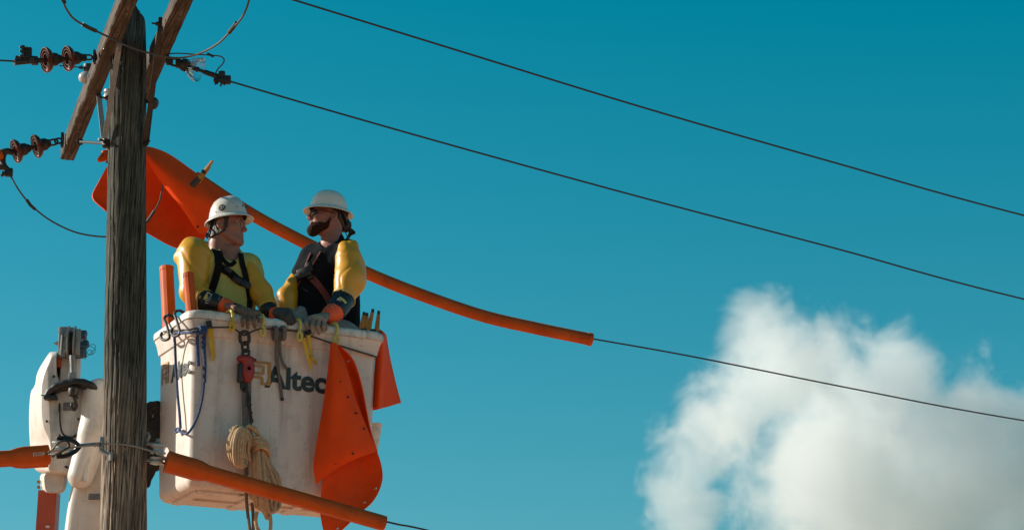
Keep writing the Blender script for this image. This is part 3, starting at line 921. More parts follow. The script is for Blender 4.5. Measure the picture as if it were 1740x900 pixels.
# clear glass insulator on the rear crossarm
pC0, pC1 = W(285, 102, 14.94), W(392, 139, 14.86)
dC = (pC1 - pC0).normalized()
tC = root('insulator_string', "clear glass bell insulator with steel clamp on the rear crossarm", "insulator", pC0)
g = G(); g.box(pC0, (0.01, 0.02, 0.03), bev=0.003); link(g, pC0 + dC * 0.01, pC0 + dC * 0.08, 0.022, 0.008); g.box(pC0 + dC * 0.015, (0.02, 0.015, 0.02), bev=0.004)
g.box(pC0 + dC * 0.075, (0.016, 0.018, 0.026), bev=0.005)
mk('clevis', g, M['steel'], tC)
k = disc_parts(tC, W(303, 107, 14.925), dC, M['glass'], 0.98, True)
g = G()
g.tube([k - dC * 0.05, k + dC * 0.03, k + dC * 0.05, W(366, 129, 14.88), W(388, 138, 14.86)], 0.013, 10, scale=[0.7, 0.8, 1.2, 1.3, 1.9])
g.box(W(384, 136, 14.86), (0.03, 0.018, 0.026), bev=0.006)
g.box(W(377, 127, 14.86), (0.02, 0.014, 0.02), bev=0.004)
g.tube(crom([W(376, 129, 14.85), W(373, 124, 14.85), W(377, 121, 14.85), W(381, 124, 14.85), W(379, 130, 14.85)], 5), 0.0042, 7)
for x, y in ((366, 144), (369, 143), (375, 147), (381, 145)):
    g.tube([W(x + 2, y - 12, 14.85), W(x, y, 14.84)], 0.0055, 7)
g.box(W(377, 137, 14.85), (0.05, 0.012, 0.012), bev=0.003)
mk('dead_end_clamp', g, M['steel'], tC)

# grey post insulator peeping out behind the sunlit crossarm
p = W(146, 119, 15.62)
t = root('post_insulator', "grey porcelain dome insulator peeping out behind the sunlit crossarm", "insulator", p)
g = G(); g.lathe([(.02, -.035), (.035, -.035), (.047, -.025), (.052, -.008), (.048, .012), (.034, .026), (.022, .03)], W(147, 131, 15.62), (0.05, -.05, 1), 24); mk('dome', g, M['whiteglaze'], t)
g = G(); g.lathe([(.030, 0), (.034, .01), (.034, .042), (.02, .046)], W(150, 121, 15.62), (0.05, 0, 1), 18); g.bolt(W(139, 115, 15.6), (-1, 0, -.05), .008, .02); mk('cap', g, M['steel'], t)
g = G(); g.tube([W(100, 112, 15.5), W(141, 115, 15.6)], 0.004, 7); mk('tie_wire', g, M['wire'], t)

# ------------------------------------------------------------------ wires
def wire(name, pts, r, label, cat, mat='wire', n=10, group=None, sleeves=()):
    P = crom(pts, n)
    g = G(); g.tube(P, r, 7)
    b = P[len(P) // 2]
    o = mk(name, g, M[mat], base=P[0], label=label, cat=cat, group=group)
    for (a, b_) in sleeves:
        gs = G(); gs.tube(a if isinstance(a, list) else [a, b_], r * 1.9, 8, scale=None); mk('splice_sleeve', gs, M['steel'], o)
    return o
wg = "overhead conductors"
wire('power_line', [W(300, -60, 13.2), W(498, 0, 13.55), W(800, 93, 14.2), (W(1100, 185, 14.9)), W(1420, 277, 15.7), W(1740, 366, 16.6), W(2400, 530, 18.6), W(4400, 880, 26)], 0.0058,
     "topmost bare conductor crossing the sky above the other wires", "wire", group=wg)
wire('power_line', [W(386, 137, 14.86), W(560, 188, 15.15), W(800, 256, 15.6), W(1100, 338, 16.2), W(1420, 422, 16.9), W(1740, 508, 17.7), W(2400, 660, 19.6), W(4400, 980, 27)], 0.0058,
     "bare conductor running right from the clear glass insulator's clamp", "wire", group=wg)
HY = lambda x: YB + (x - 250) / 756.0 * 0.9
wire('power_line', [W(215, 246, YB), W(300, 280, HY(300)), W(425, 362, HY(425)), W(520, 413, HY(520)), W(625, 464, HY(625)), W(720, 502, HY(720)), W(820, 536, HY(820)), W(910, 557, HY(910)), W(1006, 575, HY(1006)), W(1180, 606, 18.0), W(1460, 662, 18.7), W(1740, 714, 19.5), W(2400, 820, 21.5), W(4400, 1060, 29)], 0.0058,
     "bare conductor leaving the end of the long orange hose toward the cloud", "wire", group=wg)
wire('power_line', [W(262, 770, 14.9), W(285, 782, 15.0), W(460, 833, 15.15), W(655, 885, 15.4), W(730, 901, 15.6), W(1000, 968, 16.3), W(2400, 1200, 20), W(4400, 1420, 27)], 0.0058,
     "bare conductor emerging from the lower orange cover at the bottom of the picture", "wire", group=wg)
wire('power_line', [W(24, 105, 14.72), W(0, 103, 14.7), W(-300, 88, 14.5), W(-1500, 60, 13.9)], 0.0058,
     "short bare conductor entering from the left at the upper brown insulators", "wire", group=wg)
JY = 13.95
wire('jumper_wire', [W(96, -40, 13.35), W(107, 0, 13.5), W(112, 14, 13.55), W(124, 31, 13.65), W(142, 43, 13.75), W(165, 54, 13.85), W(190, 66, JY), W(220, 80, JY), W(252, 90, JY), W(285, 97.5, JY), W(312, 98, JY), W(342, 90, 13.9), W(372, 73, 13.8), W(394, 50, 13.7), (W(413, 27, 13.55)), W(424, -2, 13.4), W(428, -30, 13.3)], 0.0062,
     "thick drooping jumper looping in front of the pole top under both crossarms", "wire", 'jumper', 8,
     sleeves=[([W(140, 41.5, 13.74), W(152, 48, 13.79), W(163, 53, 13.84)], 0), ([W(389, 56, 13.72), W(396, 47.5, 13.69), W(402, 39, 13.65)], 0), ([W(106, -2, 13.49), W(110, 5, 13.52)], 0)])
wire('jumper_wire', [W(268, 97, 15.05), W(286, 92, 14.95), W(305, 91, 14.9), (W(330, 92.5, 14.88)), W(356, 94, 14.86), W(374, 96, 14.85), W(380.5, 101, 14.85), W(379, 108, 14.85), W(370, 118, 14.85), W(365, 127, 14.86)], 0.0042,
     "thin jumper curling down to the glass insulator's clamp", "wire", 'jumper', 8, sleeves=[([W(352.5, 91.5, 14.86), W(363, 96.5, 14.855)], 0)])
wire('jumper_wire', [W(17, 297, YK), W(30, 320, YK), W(45, 340, YK + .03), W(62, 357, YK + .06), W(90, 377, YK + .1), W(130, 395, YK + .15), W(174, 402, YK + .18), W(212, 399, YK + .2), W(243, 383, YK + .2), W(260, 362, YK + .19), W(271, 342, YK + .17), W(277, 314, YK + .15)], 0.0058,
     "jumper drooping behind the pole and across the big orange blanket", "wire", 'jumper', 8,
     sleeves=[([W(45, 331 + 8, YK + .02), W(52, 349, YK + .04), W(60, 356, YK + .06)], 0), ([W(249, 378, YK + .19), W(256, 368, YK + .185), W(262, 358, YK + .18)], 0)])

# ------------------------------------------------------------------ orange hoses and covers on the lines
def hose_sect(r):
    """tube with a ridge along its upper camera side and a lipped slot below"""
    s = []
    for k in range(28):
        a = 2 * PI * k / 28
        q = 1.0
        if k in (7, 8): q = 1.10
        if k in (3, 12, 14, 23): q = 0.955
        if k in (15, 16): q = 1.03
        if k in (18, 19): q = 0.90
        if k in (20, 21): q = 1.10
        s.append((r * q * math.cos(a), r * q * math.sin(a)))
    return s
P = crom([W(330, 300, HY(330)), W(425, 362, HY(425)), W(520, 413, HY(520)), W(625, 464, HY(625)), W(720, 502, HY(720)), W(820, 536, HY(820)), W(910, 557, HY(910)), W(1005, 576.5, HY(1006))], 10)
t = root('line_hose', "long orange hose on the conductor passing behind both workers", "line hose", P[0])
g = G(); g.sweep(P, hose_sect(0.041)); mk('hose', g, M['hose'], t)
g = G(); d = (P[-1] - P[-3]).normalized(); g.sweep([P[-1] - d * 0.03, P[-1] + d * 0.004], hose_sect(0.044)); mk('end_collar', g, M['hose'], t)

# lower right cover
c0, c1 = W(284, 784, 14.93), W(654, 889, 15.38)
dD = (c1 - c0).normalized(); L = (c1 - c0).length
t = root('line_cover', "orange tubular line cover sloping down across the bucket's lower front", "line cover", c0, "orange line covers on the lower wire")
SP = [0, 0.015, 0.16, 0.20, 0.25, 0.6, 1.0, L - 0.03, L]
g = G(); g.sweep([c0 + dD * s for s in SP], hose_sect(0.0415), scale=[1.38, 1.42, 1.42, 1.36, 1.08, 1.06, 1.04, 1.03, 1.0], up=(0, -0.45, 1))
mk('hose', g, M['hose'], t)
g = G(); g.sweep([c0 - dD * 0.006, c0 + dD * 0.03], hose_sect(0.0605), up=(0, -0.45, 1)); mk('end_collar', g, M['hose'], t)
# lower left cover
e0, e1 = W(80, 774, 14.82), W(-60, 783, 14.6)
dE = (e1 - e0).normalized(); L = (e1 - e0).length
t = root('line_cover', "orange line cover entering from the left below the white boom housing", "line cover", e0, "orange line covers on the lower wire")
g = G(); g.sweep([e0, e0 + dE * 0.01, e0 + dE * 0.14, e0 + dE * 0.19, e0 + dE * 0.22, e1], hose_sect(0.045), scale=[1.28, 1.32, 1.32, 1.2, 0.98, 0.98], up=(0, -0.45, 1))
mk('hose', g, M['hose'], t)
g = G(); g.sweep([e0 - dE * 0.004, e0 + dE * 0.028], hose_sect(0.0605), up=(0, -0.45, 1)); mk('end_collar', g, M['hose'], t)
tx = (W(76, 772, 14.75) - W(54, 773.5, 14.72)).normalized()
textmesh("40133", W(77, 767, 14.748), -tx, Vector((0, -0.25, -1)).cross(tx).cross(-tx).normalized() if False else Vector((0.05, 0.1, -1)).normalized(), 0.030, M['print'], 'stamped_number', t, 0.0006)
# ribbed orange boot end and small cover edge at the far left
t0, t1 = W(181, 262, YB - 0.05), W(166, 272, YB - 0.08)
d = (t1 - t0).normalized()
g = G(); g.lathe([(.03, -.05), (.032, 0), (.024, .004), (.030, .012), (.022, .018), (.027, .026), (.019, .032), (.023, .04), (.015, .046), (.018, .056), (.008, .062)], W(178, 266, YB - 0.06), d, 18)
g.lathe([(.02, -.02), (.028, 0), (.026, .03), (.012, .036)], W(179, 264, YB - 0.06), (-0.1, -.1, 1), 16)
mk('ribbed_boot', g, M['hose'], base=t0, label="small ribbed orange boot sticking out from behind the pole's sunlit edge", cat="boot")
g = G(); a = W(3, 263, YK - .02); b = W(-120, 285, YK - .2)
g.sweep([a, b], hose_sect(0.034), up=(0, -0.45, 1))
mk('line_hose', g, M['hose'], base=a, label="end of an orange hose at the frame edge beside the lower brown insulators", cat="line hose")

# neutral dead ends around the pole
def spool_thing(name, label, ps, d, r, extra):
    t = root(name, label, "insulator", ps, "spool insulators beside the pole")
    g = G(); g.lathe([(r * .6, -.030), (r, -.026), (r, -.016), (r * .72, -.008), (r * .66, 0), (r * .72, .008), (r, .016), (r, .026), (r * .6, .030)], ps, d, 24)
    mk('spool', g, M['whiteglaze'], t); extra(t); return t
def exL(t):
    g = G()
    for s in (0, 1):
        ys = [744, 744.5, 750, 757] if s == 0 else [775, 774, 767, 759]
        g.sweep(crom([W(96, ys[0], 14.70), W(112, ys[1], 14.72), W(127, ys[2], 14.76), W(135, ys[3], 14.79)], 5), [(-.006, -.012), (.006, -.012), (.006, .012), (-.006, .012)], up=(0, 0.5, 1))
    g.bolt(W(100, 743, 14.70), (0, 0, 1), .010, .02); g.tube([W(103, 742, 14.71), W(103, 778, 14.71)], 0.007)
    mk('clevis', g, M['steel'], t)
    g = G(); g.tube([W(133, 757, 14.78), W(160, 754, 14.84)], .011, 8); 
    for x in np.linspace(160, 173, 6): g.lathe([(.012, -.003), (.018, 0), (.012, .003)], W(x, 754.5 - (x - 160) * .05, 14.845), (1, 0.05, 0.02), 12)
    g.box(W(173, 755, 14.86), (.012, .02, .045), bev=.004); g.tube([W(170, 764, 14.85), W(190, 776, 14.83)], .012, 8); g.tube([W(189, 768, 14.82), W(188, 782, 14.82)], .012, 8)
    mk('mounting_bolt', g, M['galv'], t)
spool_thing('spool_insulator', "white spool insulator in a steel fork left of the pole", W(103, 758, 14.71), (0.05, -.12, 1), .052, exL)
def exR(t):
    g = G()
    for y, y2 in ((752, 754), (779, 783)):
        g.sweep([W(236, y, 15.02), W(262, y2, 14.98), W(275, y2 + 1, 14.96)], [(-.025, -.005), (.025, -.005), (.025, .005), (-.025, .005)], up=(0, 0, 1))
    g.tube([W(270, 748, 14.97), W(270, 790, 14.97)], .008); g.bolt(W(268, 750, 14.97), (0, 0, 1), .010, .02)
    g.tube(crom([W(246, 752, 15.0), W(253, 742, 14.99), W(251, 734, 14.99)], 4), .009, 8, scale=lambda t_: 1.3 - .6 * t_)
    mk('clevis', g, M['galv'], t)
spool_thing('spool_insulator', "stacked white spool insulator between the pole and the lower orange cover", W(269, 763, 14.97), (0.05, -.1, 1), .046, exR)
g = G(); g.lathe([(.03, -.024), (.044, -.018), (.044, -.008), (.03, 0), (.044, .008), (.044, .018), (.03, .024)], W(267, 782, 14.97), (0.05, -.1, 1), 24)
mk('spool', g, M['whiteglaze'], bpy.data.objects['spool_insulator.002'])
wire('tie_wire', [W(82, 768, 14.76), W(100, 764, 14.68), W(120, 760, 14.72), W(150, 756, 14.8), W(176, 754, 14.845), W(200, 754, 14.84), W(225, 757, 14.85), W(248, 763, 14.87), W(268, 770, 14.9), W(286, 780, 14.93)], 0.0058,
     "bare wire passing across the front of the pole between the two lower covers", "wire", 'galv', 8)
wire('wire_loop', [W(80, 771, 14.74), W(92, 772, 14.66), W(106, 766, 14.655), W(118, 757, 14.66), W(112, 748, 14.66), W(98, 753, 14.66), W(88, 764, 14.68), W(80, 769, 14.75)], 0.0058,
     "dark wire looped around the white spool left of the pole", "wire", 'steel', 6)

# ------------------------------------------------------------------ orange blankets
t = root('insulating_blanket', "big orange rubber blanket draped over the far line behind the pole", "blanket", W(300, 300, YB), "orange rubber blankets")
g = G()
F0 = YB + 0.0
ridge = [(246, 249, 0), (262, 252, .02), (290, 264, .04), (340, 299, .07), (392, 334, .10), (432, 361, .13)]
mid1 = [(244, 253, -.03), (264, 275, -.05), (298, 302, -.04), (344, 333, .00), (386, 350, .04), (424, 368, .09)]
mid2 = [(244, 257, -.03), (268, 293, -.03), (305, 335, -.01), (342, 366, .03), (376, 366, .07), (412, 372, .11)]
bot = [(243, 262, -.02), (274, 309, .01), (311, 356, .04), (341, 397, .08), (364, 382, .10), (400, 376, .13)]
g.patch([[W(x, y, F0 + d) for x, y, d in r] for r in (ridge, mid1, mid2, bot)], 0.007, 8)
mk('front_flap', g, M['blanket'], t, smooth=60)
g = G()
B0_ = YB + 0.10
rows = [[(181, 285, .02), (210, 262, .0), (247, 250, .0), (292, 266, .04), (345, 303, .08), (400, 342, .12)],
        [(168, 308, .0), (205, 305, .08), (247, 300, .12), (295, 318, .16), (350, 343, .18), (394, 356, .16)],
        [(157, 335, -.05), (200, 350, .06), (247, 362, .11), (302, 378, .15), (345, 372, .18), (372, 372, .17)],
        [(178, 357, -.09), (205, 372, .0), (245, 393, .05), (296, 420, .09), (336, 424, .12), (356, 380, .15)]]
g.patch([[W(x, y, B0_ + d) for x, y, d in r] for r in rows], 0.007, 8)
mk('rear_flap', g, M['blanket'], t, smooth=60)
g = G()
for x, y, dy in ((279, 300, -.0), (336, 385, .055)):
    g = G(); g.lathe([(.008, -.006), (.008, .004)], W(x, y, F0 + dy - .02), (0.2, -1, .2), 12); mk('eyelet', g, M['black'], t)

def tooth_jaw(g, a, b, w, n=9):
    """one long serrated jaw of a blanket clamp from a (wide) to b (tip)"""
    a, b = Vector(a), Vector(b)
    path, sc = [], []
    for i in range(2 * n + 1):
        s = i / (2 * n); path.append(a.lerp(b, s)); sc.append((1.15 - 0.45 * s) * (1.0 if i % 2 else 0.80))
    g.sweep(path, [(-w, -w * .7), (w, -w * .7), (w, w * .7), (-w, w * .7)], scale=sc)
# clamp on the big blanket
t = root('blanket_clamp', "amber clamp with a black grip standing out from the big orange blanket", "clamp", W(330, 312, YB - .2), "amber blanket clamps")
g = G(); tooth_jaw(g, W(335, 307, YB - .18), W(361, 273, YB - .24), .014, 7); mk('jaw', g, M['pin'], t)
g = G(); tooth_jaw(g, W(337, 310, YB - .15), W(357, 283, YB - .19), .011, 6); mk('jaw', g, M['pin'], t)
g = G(); g.sweep([W(326, 316, YB - .16), W(338, 303, YB - .19)], [(-.017, -.014), (.017, -.014), (.017, .014), (-.017, .014)]); mk('grip', g, M['black'], t)
g = G(); g.box(W(346, 292, YB - .21), (.014, .012, .010), Matrix.Rotation(.7, 3, 'Y'), .003); mk('spring', g, M['steel'], t)
# ------------------------------------------------------------------ bucket
YAW = math.radians(26.5)
BA = Vector((math.cos(YAW), math.sin(YAW), 0)); BB = Vector((-math.sin(YAW), math.cos(YAW), 0)); BZ = Vector((0, 0, 1))
B0 = W(322, 826, 15.3)
def BK(a, b, z): return B0 + BA * a + BB * b + BZ * z
def plane_hit(px, py, p0, nrm):
    d = W(px, py, 15) - EYE
    return EYE + d * ((Vector(p0) - EYE).dot(nrm) / d.dot(nrm))
TAP = 0.018 / 0.935
nF = (-BB - BZ * TAP).normalized(); nL = (-BA - BZ * TAP).normalized()
def FR(px, py, b=-0.004):            # on the front wall (b: out from the wall at its foot)
    return plane_hit(px, py, BK(0, b, 0), nF)
def FV(px, py, b): return plane_hit(px, py, BK(0, b, 0), -BB)     # vertical plane in front of the bucket
def LF(px, py, a=-0.004): return plane_hit(px, py, BK(a, 0, 0), nL)
def LV(px, py, a): return plane_hit(px, py, BK(a, 0, 0), -BA)

def rrect(a0, a1, b0, b1, r, z, n=7):
    pts = []
    for (ca, cb, s) in ((a1 - r, b0 + r, -PI / 2), (a1 - r, b1 - r, 0), (a0 + r, b1 - r, PI / 2), (a0 + r, b0 + r, PI)):
        for i in range(n + 1):
            t = s + PI / 2 * i / n
            pts.append(BK(ca + r * math.cos(t), cb + r * math.sin(t), z))
    return pts
LA, LB = 1.195, 0.615
def ring(off, z, r):
    return rrect(-off, LA + off, -off, LB + off, r, z)
bucket = root('bucket', "white fibreglass two-man bucket with dirt streaks carrying both workers", "bucket", BK(LA / 2, LB / 2, 0))
rb = 0.055
rings = [ring(-rb * 1.0, 0.0, 0.03)]
for i in range(1, 7):
    t = PI / 2 * i / 6
    rings.append(ring(-rb * (1 - math.sin(t)), rb * (1 - math.cos(t)), 0.03 + 0.035 * math.sin(t)))
for z in (0.2, 0.4, 0.6, 0.8, 0.925):
    rings.append(ring(TAP * z, z, 0.065))
rings += [ring(0.020, 0.934, 0.067), ring(0.030, 0.938, 0.07), ring(0.033, 0.948, 0.075), ring(0.046, 1.005, 0.085), ring(0.056, 1.032, 0.09)]
rings += [ring(0.02, 1.032, 0.07), ring(-0.005, 1.02, 0.055), ring(-0.012, 0.9, 0.05), ring(-0.03, 0.06, 0.04)]
g = G(); g.loft(rings)
mk('body', g, M['fiberglass'], bucket, smooth=50)
g = G()
rl = random.Random(5)
rings = [ring(0.0, 1.036, 0.055), ring(0.056, 1.034, 0.09), ring(0.063, 1.038, 0.095), ring(0.065, 1.064, 0.096), ring(0.062, 1.080, 0.095), ring(0.052, 1.088, 0.09), ring(0.0, 1.090, 0.055), ring(-0.008, 1.078, 0.05)]
rings = [[p + Vector((0, 0, 0.003 * mnoise.noise(p * 9))) for p in r] for r in rings]
g.loft(rings + [rings[0]], False, False)
mk('lip', g, M['lip'], bucket, smooth=50)
# ribs moulded into the underside
g = G()
for a in (0.10, 0.46, 0.82, 1.10):
    g.box(BK(a, LB / 2, -0.006), (0.03, LB / 2 - 0.09, 0.010), Matrix((BA, BB, BZ)).transposed(), 0.006)
for b in (0.09, 0.36):
    g.box(BK(LA / 2, b, -0.004), (LA / 2 - 0.08, 0.02, 0.009), Matrix((BA, BB, BZ)).transposed(), 0.006)
mk('underside_rib', g, M['fiberglass'], bucket)
# lettering
def wall_text(px0, py0, pxe, pye, pxu, pyu, f, word, parent, nm):
    o, e, u = f(px0, py0), f(pxe, pye), f(pxu, pyu)
    ex = (e - o).normalized(); ey = (u - o); H = ey.length; ey = ey.normalized()
    return o, ex, ey, (e - o).length, H
o, ex, ey, wd, hh = wall_text(452, 656, 550, 666.5, 455, 618, FR, '', None, '')
ey = (ey - ex * ey.dot(ex)).normalized()
sz = hh * 1.32
textmesh("Altec", o, ex, ey, sz, M['letter'], 'lettering', bucket, bold=0.0062, squeeze=wd / (sz * 2.04))
o2, ex2, ey2, wd2, hh2 = wall_text(290.5, 649, 322, 632, 293, 618, LF, '', None, '')
ey2 = (ey2 - ex2 * ey2.dot(ex2)).normalized()
textmesh("Altec", o2, ex2, ey2, hh2 * 1.34, M['letter'], 'lettering', bucket, bold=0.0050, squeeze=wd2 / (hh2 * 1.34 * 2.04))
def emblem(o, ex, ey, s):
    g = G(); ez = ex.cross(ey)
    R = Matrix((ex, ey, ez)).transposed()
    def bar(x0, x1, y0, y1, k=0):
        g.box(o + ex * ((x0 + x1) / 2 * s) + ey * ((y0 + y1) / 2 * s) + ez * (0.0008 + k * 0.0006), (abs(x1 - x0) / 2 * s, abs(y1 - y0) / 2 * s, 0.0012), R)
    w = .105
    bar(.08, .98, 1.0 - w, 1.0)                  # top
    bar(.98 - w * 1.3, .98, .40, .895, 1)        # right
    bar(.98 - w * 1.3, .98, 0.10, .36)           # right, lower piece
    bar(.56, .98, 0.0, w * .95, 1)               # foot
    bar(.56, .56 + w, .095, .30)                 # stem
    bar(.0, .62, .30 - w * .4, .30 + w * .6, 1)  # mid bar
    bar(.0, w, .36, .80)                         # left
    bar(.06, .70, .74, .74 + w * .8, 1)          # inner top
    bar(.70 - w, .70, .44, .735)                 # inner right
    bar(.26, .70, .44, .44 + w * .8, 1)          # inner foot
    bar(.0, w, .0, .28)                          # tail
    return g
sA = (FR(452, 617) - FR(452, 657)).length
mk('emblem', emblem(FR(422, 651, -.004), ex, ey, sA * 1.0), M['gold'], bucket, smooth=0)
sB = (LF(275, 620) - LF(275, 655)).length
mk('emblem', emblem(LF(274, 655, -.004), ex2, ey2, sB * 0.98), M['gold'], bucket, smooth=0)
# pale flared holder hanging at the far right corner, mount arm and canvas cover at the boom side
g = G(); p = BK(LA + 0.02, LB + 0.02, 0); q = W(640, 722, p.y); 
g.lathe([(.030, -.20), (.045, -.12), (.060, -.02), (.066, 0.0), (.060, .004), (.050, -.02)], W(633, 721, p.y), (0.0, 0, 1), 24, 1.0, 1.0)
mk('tool_holder', g, M['lip'], bucket)
g = G(); g.box(FR(640, 674, -.006), (.008, .006, .02), bev=.002)

# ------------------------------------------------------------------ boom
BY = 16.15
boom = root('bucket_truck_boom', "white and orange bucket truck boom with winch head behind the pole", "boom", Vector((W(120, 900, 16.3).x, 16.3, 0)))
def poly3(pts, Y): return [W(x, y, Y) for x, y in pts]
def resamp(pts, n=72):
    P = [Vector((x, y)) for x, y in pts]; P.append(P[0])
    d = [0]
    for a, b in zip(P[:-1], P[1:]): d.append(d[-1] + (b - a).length)
    out = []
    for k in range(n):
        s = d[-1] * k / n
        i = max(j for j in range(len(P) - 1) if d[j] <= s)
        out.append(tuple(P[i].lerp(P[i + 1], (s - d[i]) / max(d[i + 1] - d[i], 1e-6))))
    return out
def smooth_poly(pts, it=2):
    for _ in range(it):
        q = []
        n = len(pts)
        for i in range(n):
            a, b = pts[i], pts[(i + 1) % n]
            q.append((a[0] * .75 + b[0] * .25, a[1] * .75 + b[1] * .25)); q.append((a[0] * .25 + b[0] * .75, a[1] * .25 + b[1] * .75))
        pts = q
    return pts
def shell(sil, front, Yb, Yf, n=90, r=0.05):
    """a moulded housing: outer outline at the back, front outline nearer, rounded between"""
    A = resamp(smooth_poly(sil), n); B = resamp(smooth_poly(front), n)
    cx = sum(p[0] for p in B) / n; cy = sum(p[1] for p in B) / n
    rings = [poly3(A, Yb), poly3(A, Yb - (Yb - Yf) * .55)]
    for t in (0.02, 0.10, 0.5, 0.90, 0.98, 1.0):
        k = t ** 0.85
        mixp = [(a[0] + (b[0] - a[0]) * t, a[1] + (b[1] - a[1]) * t) for a, b in zip(A, B)]
        rings.append(poly3(mixp, Yb - (Yb - Yf) * (.55 + .40 * k)))
    for s, dy in ((.985, .975), (.965, .99), (.94, 1.0)):
        rings.append(poly3([(cx + (x - cx) * s, cy + (y - cy) * s) for x, y in B], Yb - (Yb - Yf) * dy))
    g = G(); g.loft(rings); return g
sil = [(96, 597), (96, 597), (86, 597), (84, 598), (62, 632), (60, 656), (52, 662), (49, 700), (50, 745), (54, 790), (66, 804), (100, 807), (131, 808), (139, 800), (142, 770), (146, 720), (150, 690), (152, 668), (140, 652), (97, 652)]
frt = [(95, 600), (95, 600), (88, 600), (87, 601), (70, 640), (69, 670), (69, 705), (73, 728), (84, 750), (86, 772), (84, 790), (80, 801), (105, 804), (129, 805), (136, 797), (138, 768), (141, 720), (144, 690), (146, 672), (137, 656), (96, 656)]
mk('elbow_housing', shell(sil, frt, BY + .30, BY - .12), M['boomwhite'], boom, smooth=55)
g = (shell([(94, 600), (116, 606), (130, 650), (120, 690), (94, 690)], [(96, 603), (114, 608), (126, 650), (118, 686), (96, 686)], BY + .25, BY + .06))
mk('slot_shade', g, M['black'], boom)  # black filler standing in for the shade inside the slot
g = G(); g.box(W(101, 612, BY + .02), (.014, .03, .05), bev=.005); mk('orange_edge', g, M['boomorange'], boom)
# inner jib arm (white, round) behind the sheaves
g = G(); g.sweep([W(121, 600, BY + .1), W(119, 640, BY + .05), W(114, 700, BY)], [(-.06, -.04), (-.05, -.055), (.05, -.055), (.06, -.04), (.06, .04), (.05, .055), (-.05, .055), (-.06, .04)], up=(0, 1, 0))
mk('jib_arm', g, M['boomwhite'], boom)
# lower stub and orange boom
sil = [(68, 800), (68, 822), (72, 838), (84, 840), (102, 839), (112, 832), (115, 815), (116, 800)]
frt = [(74, 800), (74, 820), (77, 835), (86, 837), (100, 836), (108, 829), (110, 815), (111, 800)]
mk('elbow_collar', shell(sil, frt, BY + .28, BY + .0), M['boomwhite'], boom)
g = G(); zb = 0.4
tq = W(84, 836, BY + .12); dn = (W(80, 900, BY + .12) - tq); bt = tq + dn * ((zb - tq.z) / dn.z)
g.sweep([tq, tq.lerp(bt, .2), tq.lerp(bt, .6), bt], [(-.058, -.075), (.05, -.075), (.058, -.067), (.058, .075), (-.058, .075)], scale=[1, 1.05, 1.2, 1.3], up=(0, 1, 0))
mk('orange_boom', g, M['boomorange'], boom, smooth=30)
g = G(); g.lathe([(.010, -.004), (.010, .003)], W(81, 894, BY + .035), (0, -1, -.1), 16, 1.5, .8); mk('boom_hole', g, M['print'], boom)
g = G()
for y in (818, 827): g.bolt(W(67, y, BY + .1), (-1, -.2, 0), .008, .016)
mk('bolt', g, M['pin'], boom)
# second elbow behind the pole with the lower boom
def elbow(P):
    d = caps(P, W(170, 672, BY - .10), W(160, 735, BY - .12), .112, .10)
    d = smin(d, caps(P, W(160, 735, BY - .12), W(137, 808, BY - .12), .10, .082), .03)
    d = smax(d, ell(P, W(160, 735, BY - .12), (.5, .115, .6)), .02)
    return d
lo, hi = bounds([W(100, 620, BY), W(215, 860, BY)], .12); lo[1] = BY - .32; hi[1] = BY + .1
g = G(); g.sweep([W(158, 668, BY + .02), W(156, 730, BY + .02), W(146, 806, BY + .02)], [(-.04, -.01), (.04, -.01), (.04, .01), (-.04, .01)], up=(0, 1, 0)); mk('gap_shade', g, M['black'], boom)  # black plate standing in for the shade between the two elbows
for x, y in ((80, 716), (91, 775), (133, 775), (134, 712), (92, 640)):
    g = G(); g.bolt(W(x, y, BY - .112), (0, -1, 0), .007, .012); mk('cover_bolt', g, M['steel'], boom)
g = G(); g.tube(crom([W(76, 640, BY - .085), W(75, 690, BY - .10), W(78, 728, BY - .105), W(89, 752, BY - .11), W(90, 785, BY - .105), W(86, 799, BY - .09)], 5), .0045, 6); mk('panel_joint', g, M['plate'], boom)
g = G(); g.tube(crom([W(90, 797, BY - .10), W(110, 799, BY - .108), W(130, 798, BY - .105)], 4), .0045, 6); mk('panel_joint', g, M['plate'], boom)
g = G(); g.tube(crom([W(104, 660, BY - .07), W(101, 700, BY - .135), W(106, 735, BY - .14), W(124, 742, BY - .135), W(136, 730, BY - .10)], 5), .007, 7); mk('control_cable', g, M['black'], boom)
g = G(); g.box(W(118, 770, BY - .122), (.030, .003, .022), bev=.001); mk('rating_plate', g, M['galv'], boom)
g = G(); g.tube(crom([W(57, 690, BY + .05), W(54, 712, BY + .05), W(60, 713, BY - .0)], 3), .003, 5); mk('seam', g, M['canvas'], boom)
g = G(); g.tube(crom([W(140, 655, BY - .05), W(150, 690, BY - .06), W(149, 740, BY - .07), W(141, 790, BY - .04), W(132, 822, BY + .05)], 6), .012, 8); mk('hydraulic_hose', g, M['black'], boom)
mk('elbow_cover', skin(elbow, lo, hi, .008), M['boomwhite'], boom, smooth=180)
g = G(); g.sweep([W(160, 700, BY - .19), W(154, 760, BY - .195), W(143, 818, BY - .19)], [(-.012, -.010), (.012, -.010), (.012, .010), (-.012, .010)], up=(0, 1, 0)); mk('cover_seam', g, M['lip'], boom)
g = G(); tq = W(160, 775, BY + .05); dn = W(146, 900, BY + .06) - tq; bt = tq + dn * ((zb - tq.z) / dn.z)
n8 = [(.125 * math.copysign(abs(math.cos(a)) ** .5, math.cos(a)), .11 * math.copysign(abs(math.sin(a)) ** .5, math.sin(a))) for a in np.linspace(0, 2 * PI, 33)[:-1]]
g.sweep([tq, tq.lerp(bt, .08), tq.lerp(bt, .5), bt], n8, scale=[.8, 1, 1.25, 1.4], up=(0, 1, 0)); mk('lower_boom', g, M['boomwhite'], boom)
g = G(); g.box(W(165, 843, BY - .095), (.055, .004, .020), bev=.002); mk('label_plate', g, M['plate'], boom)
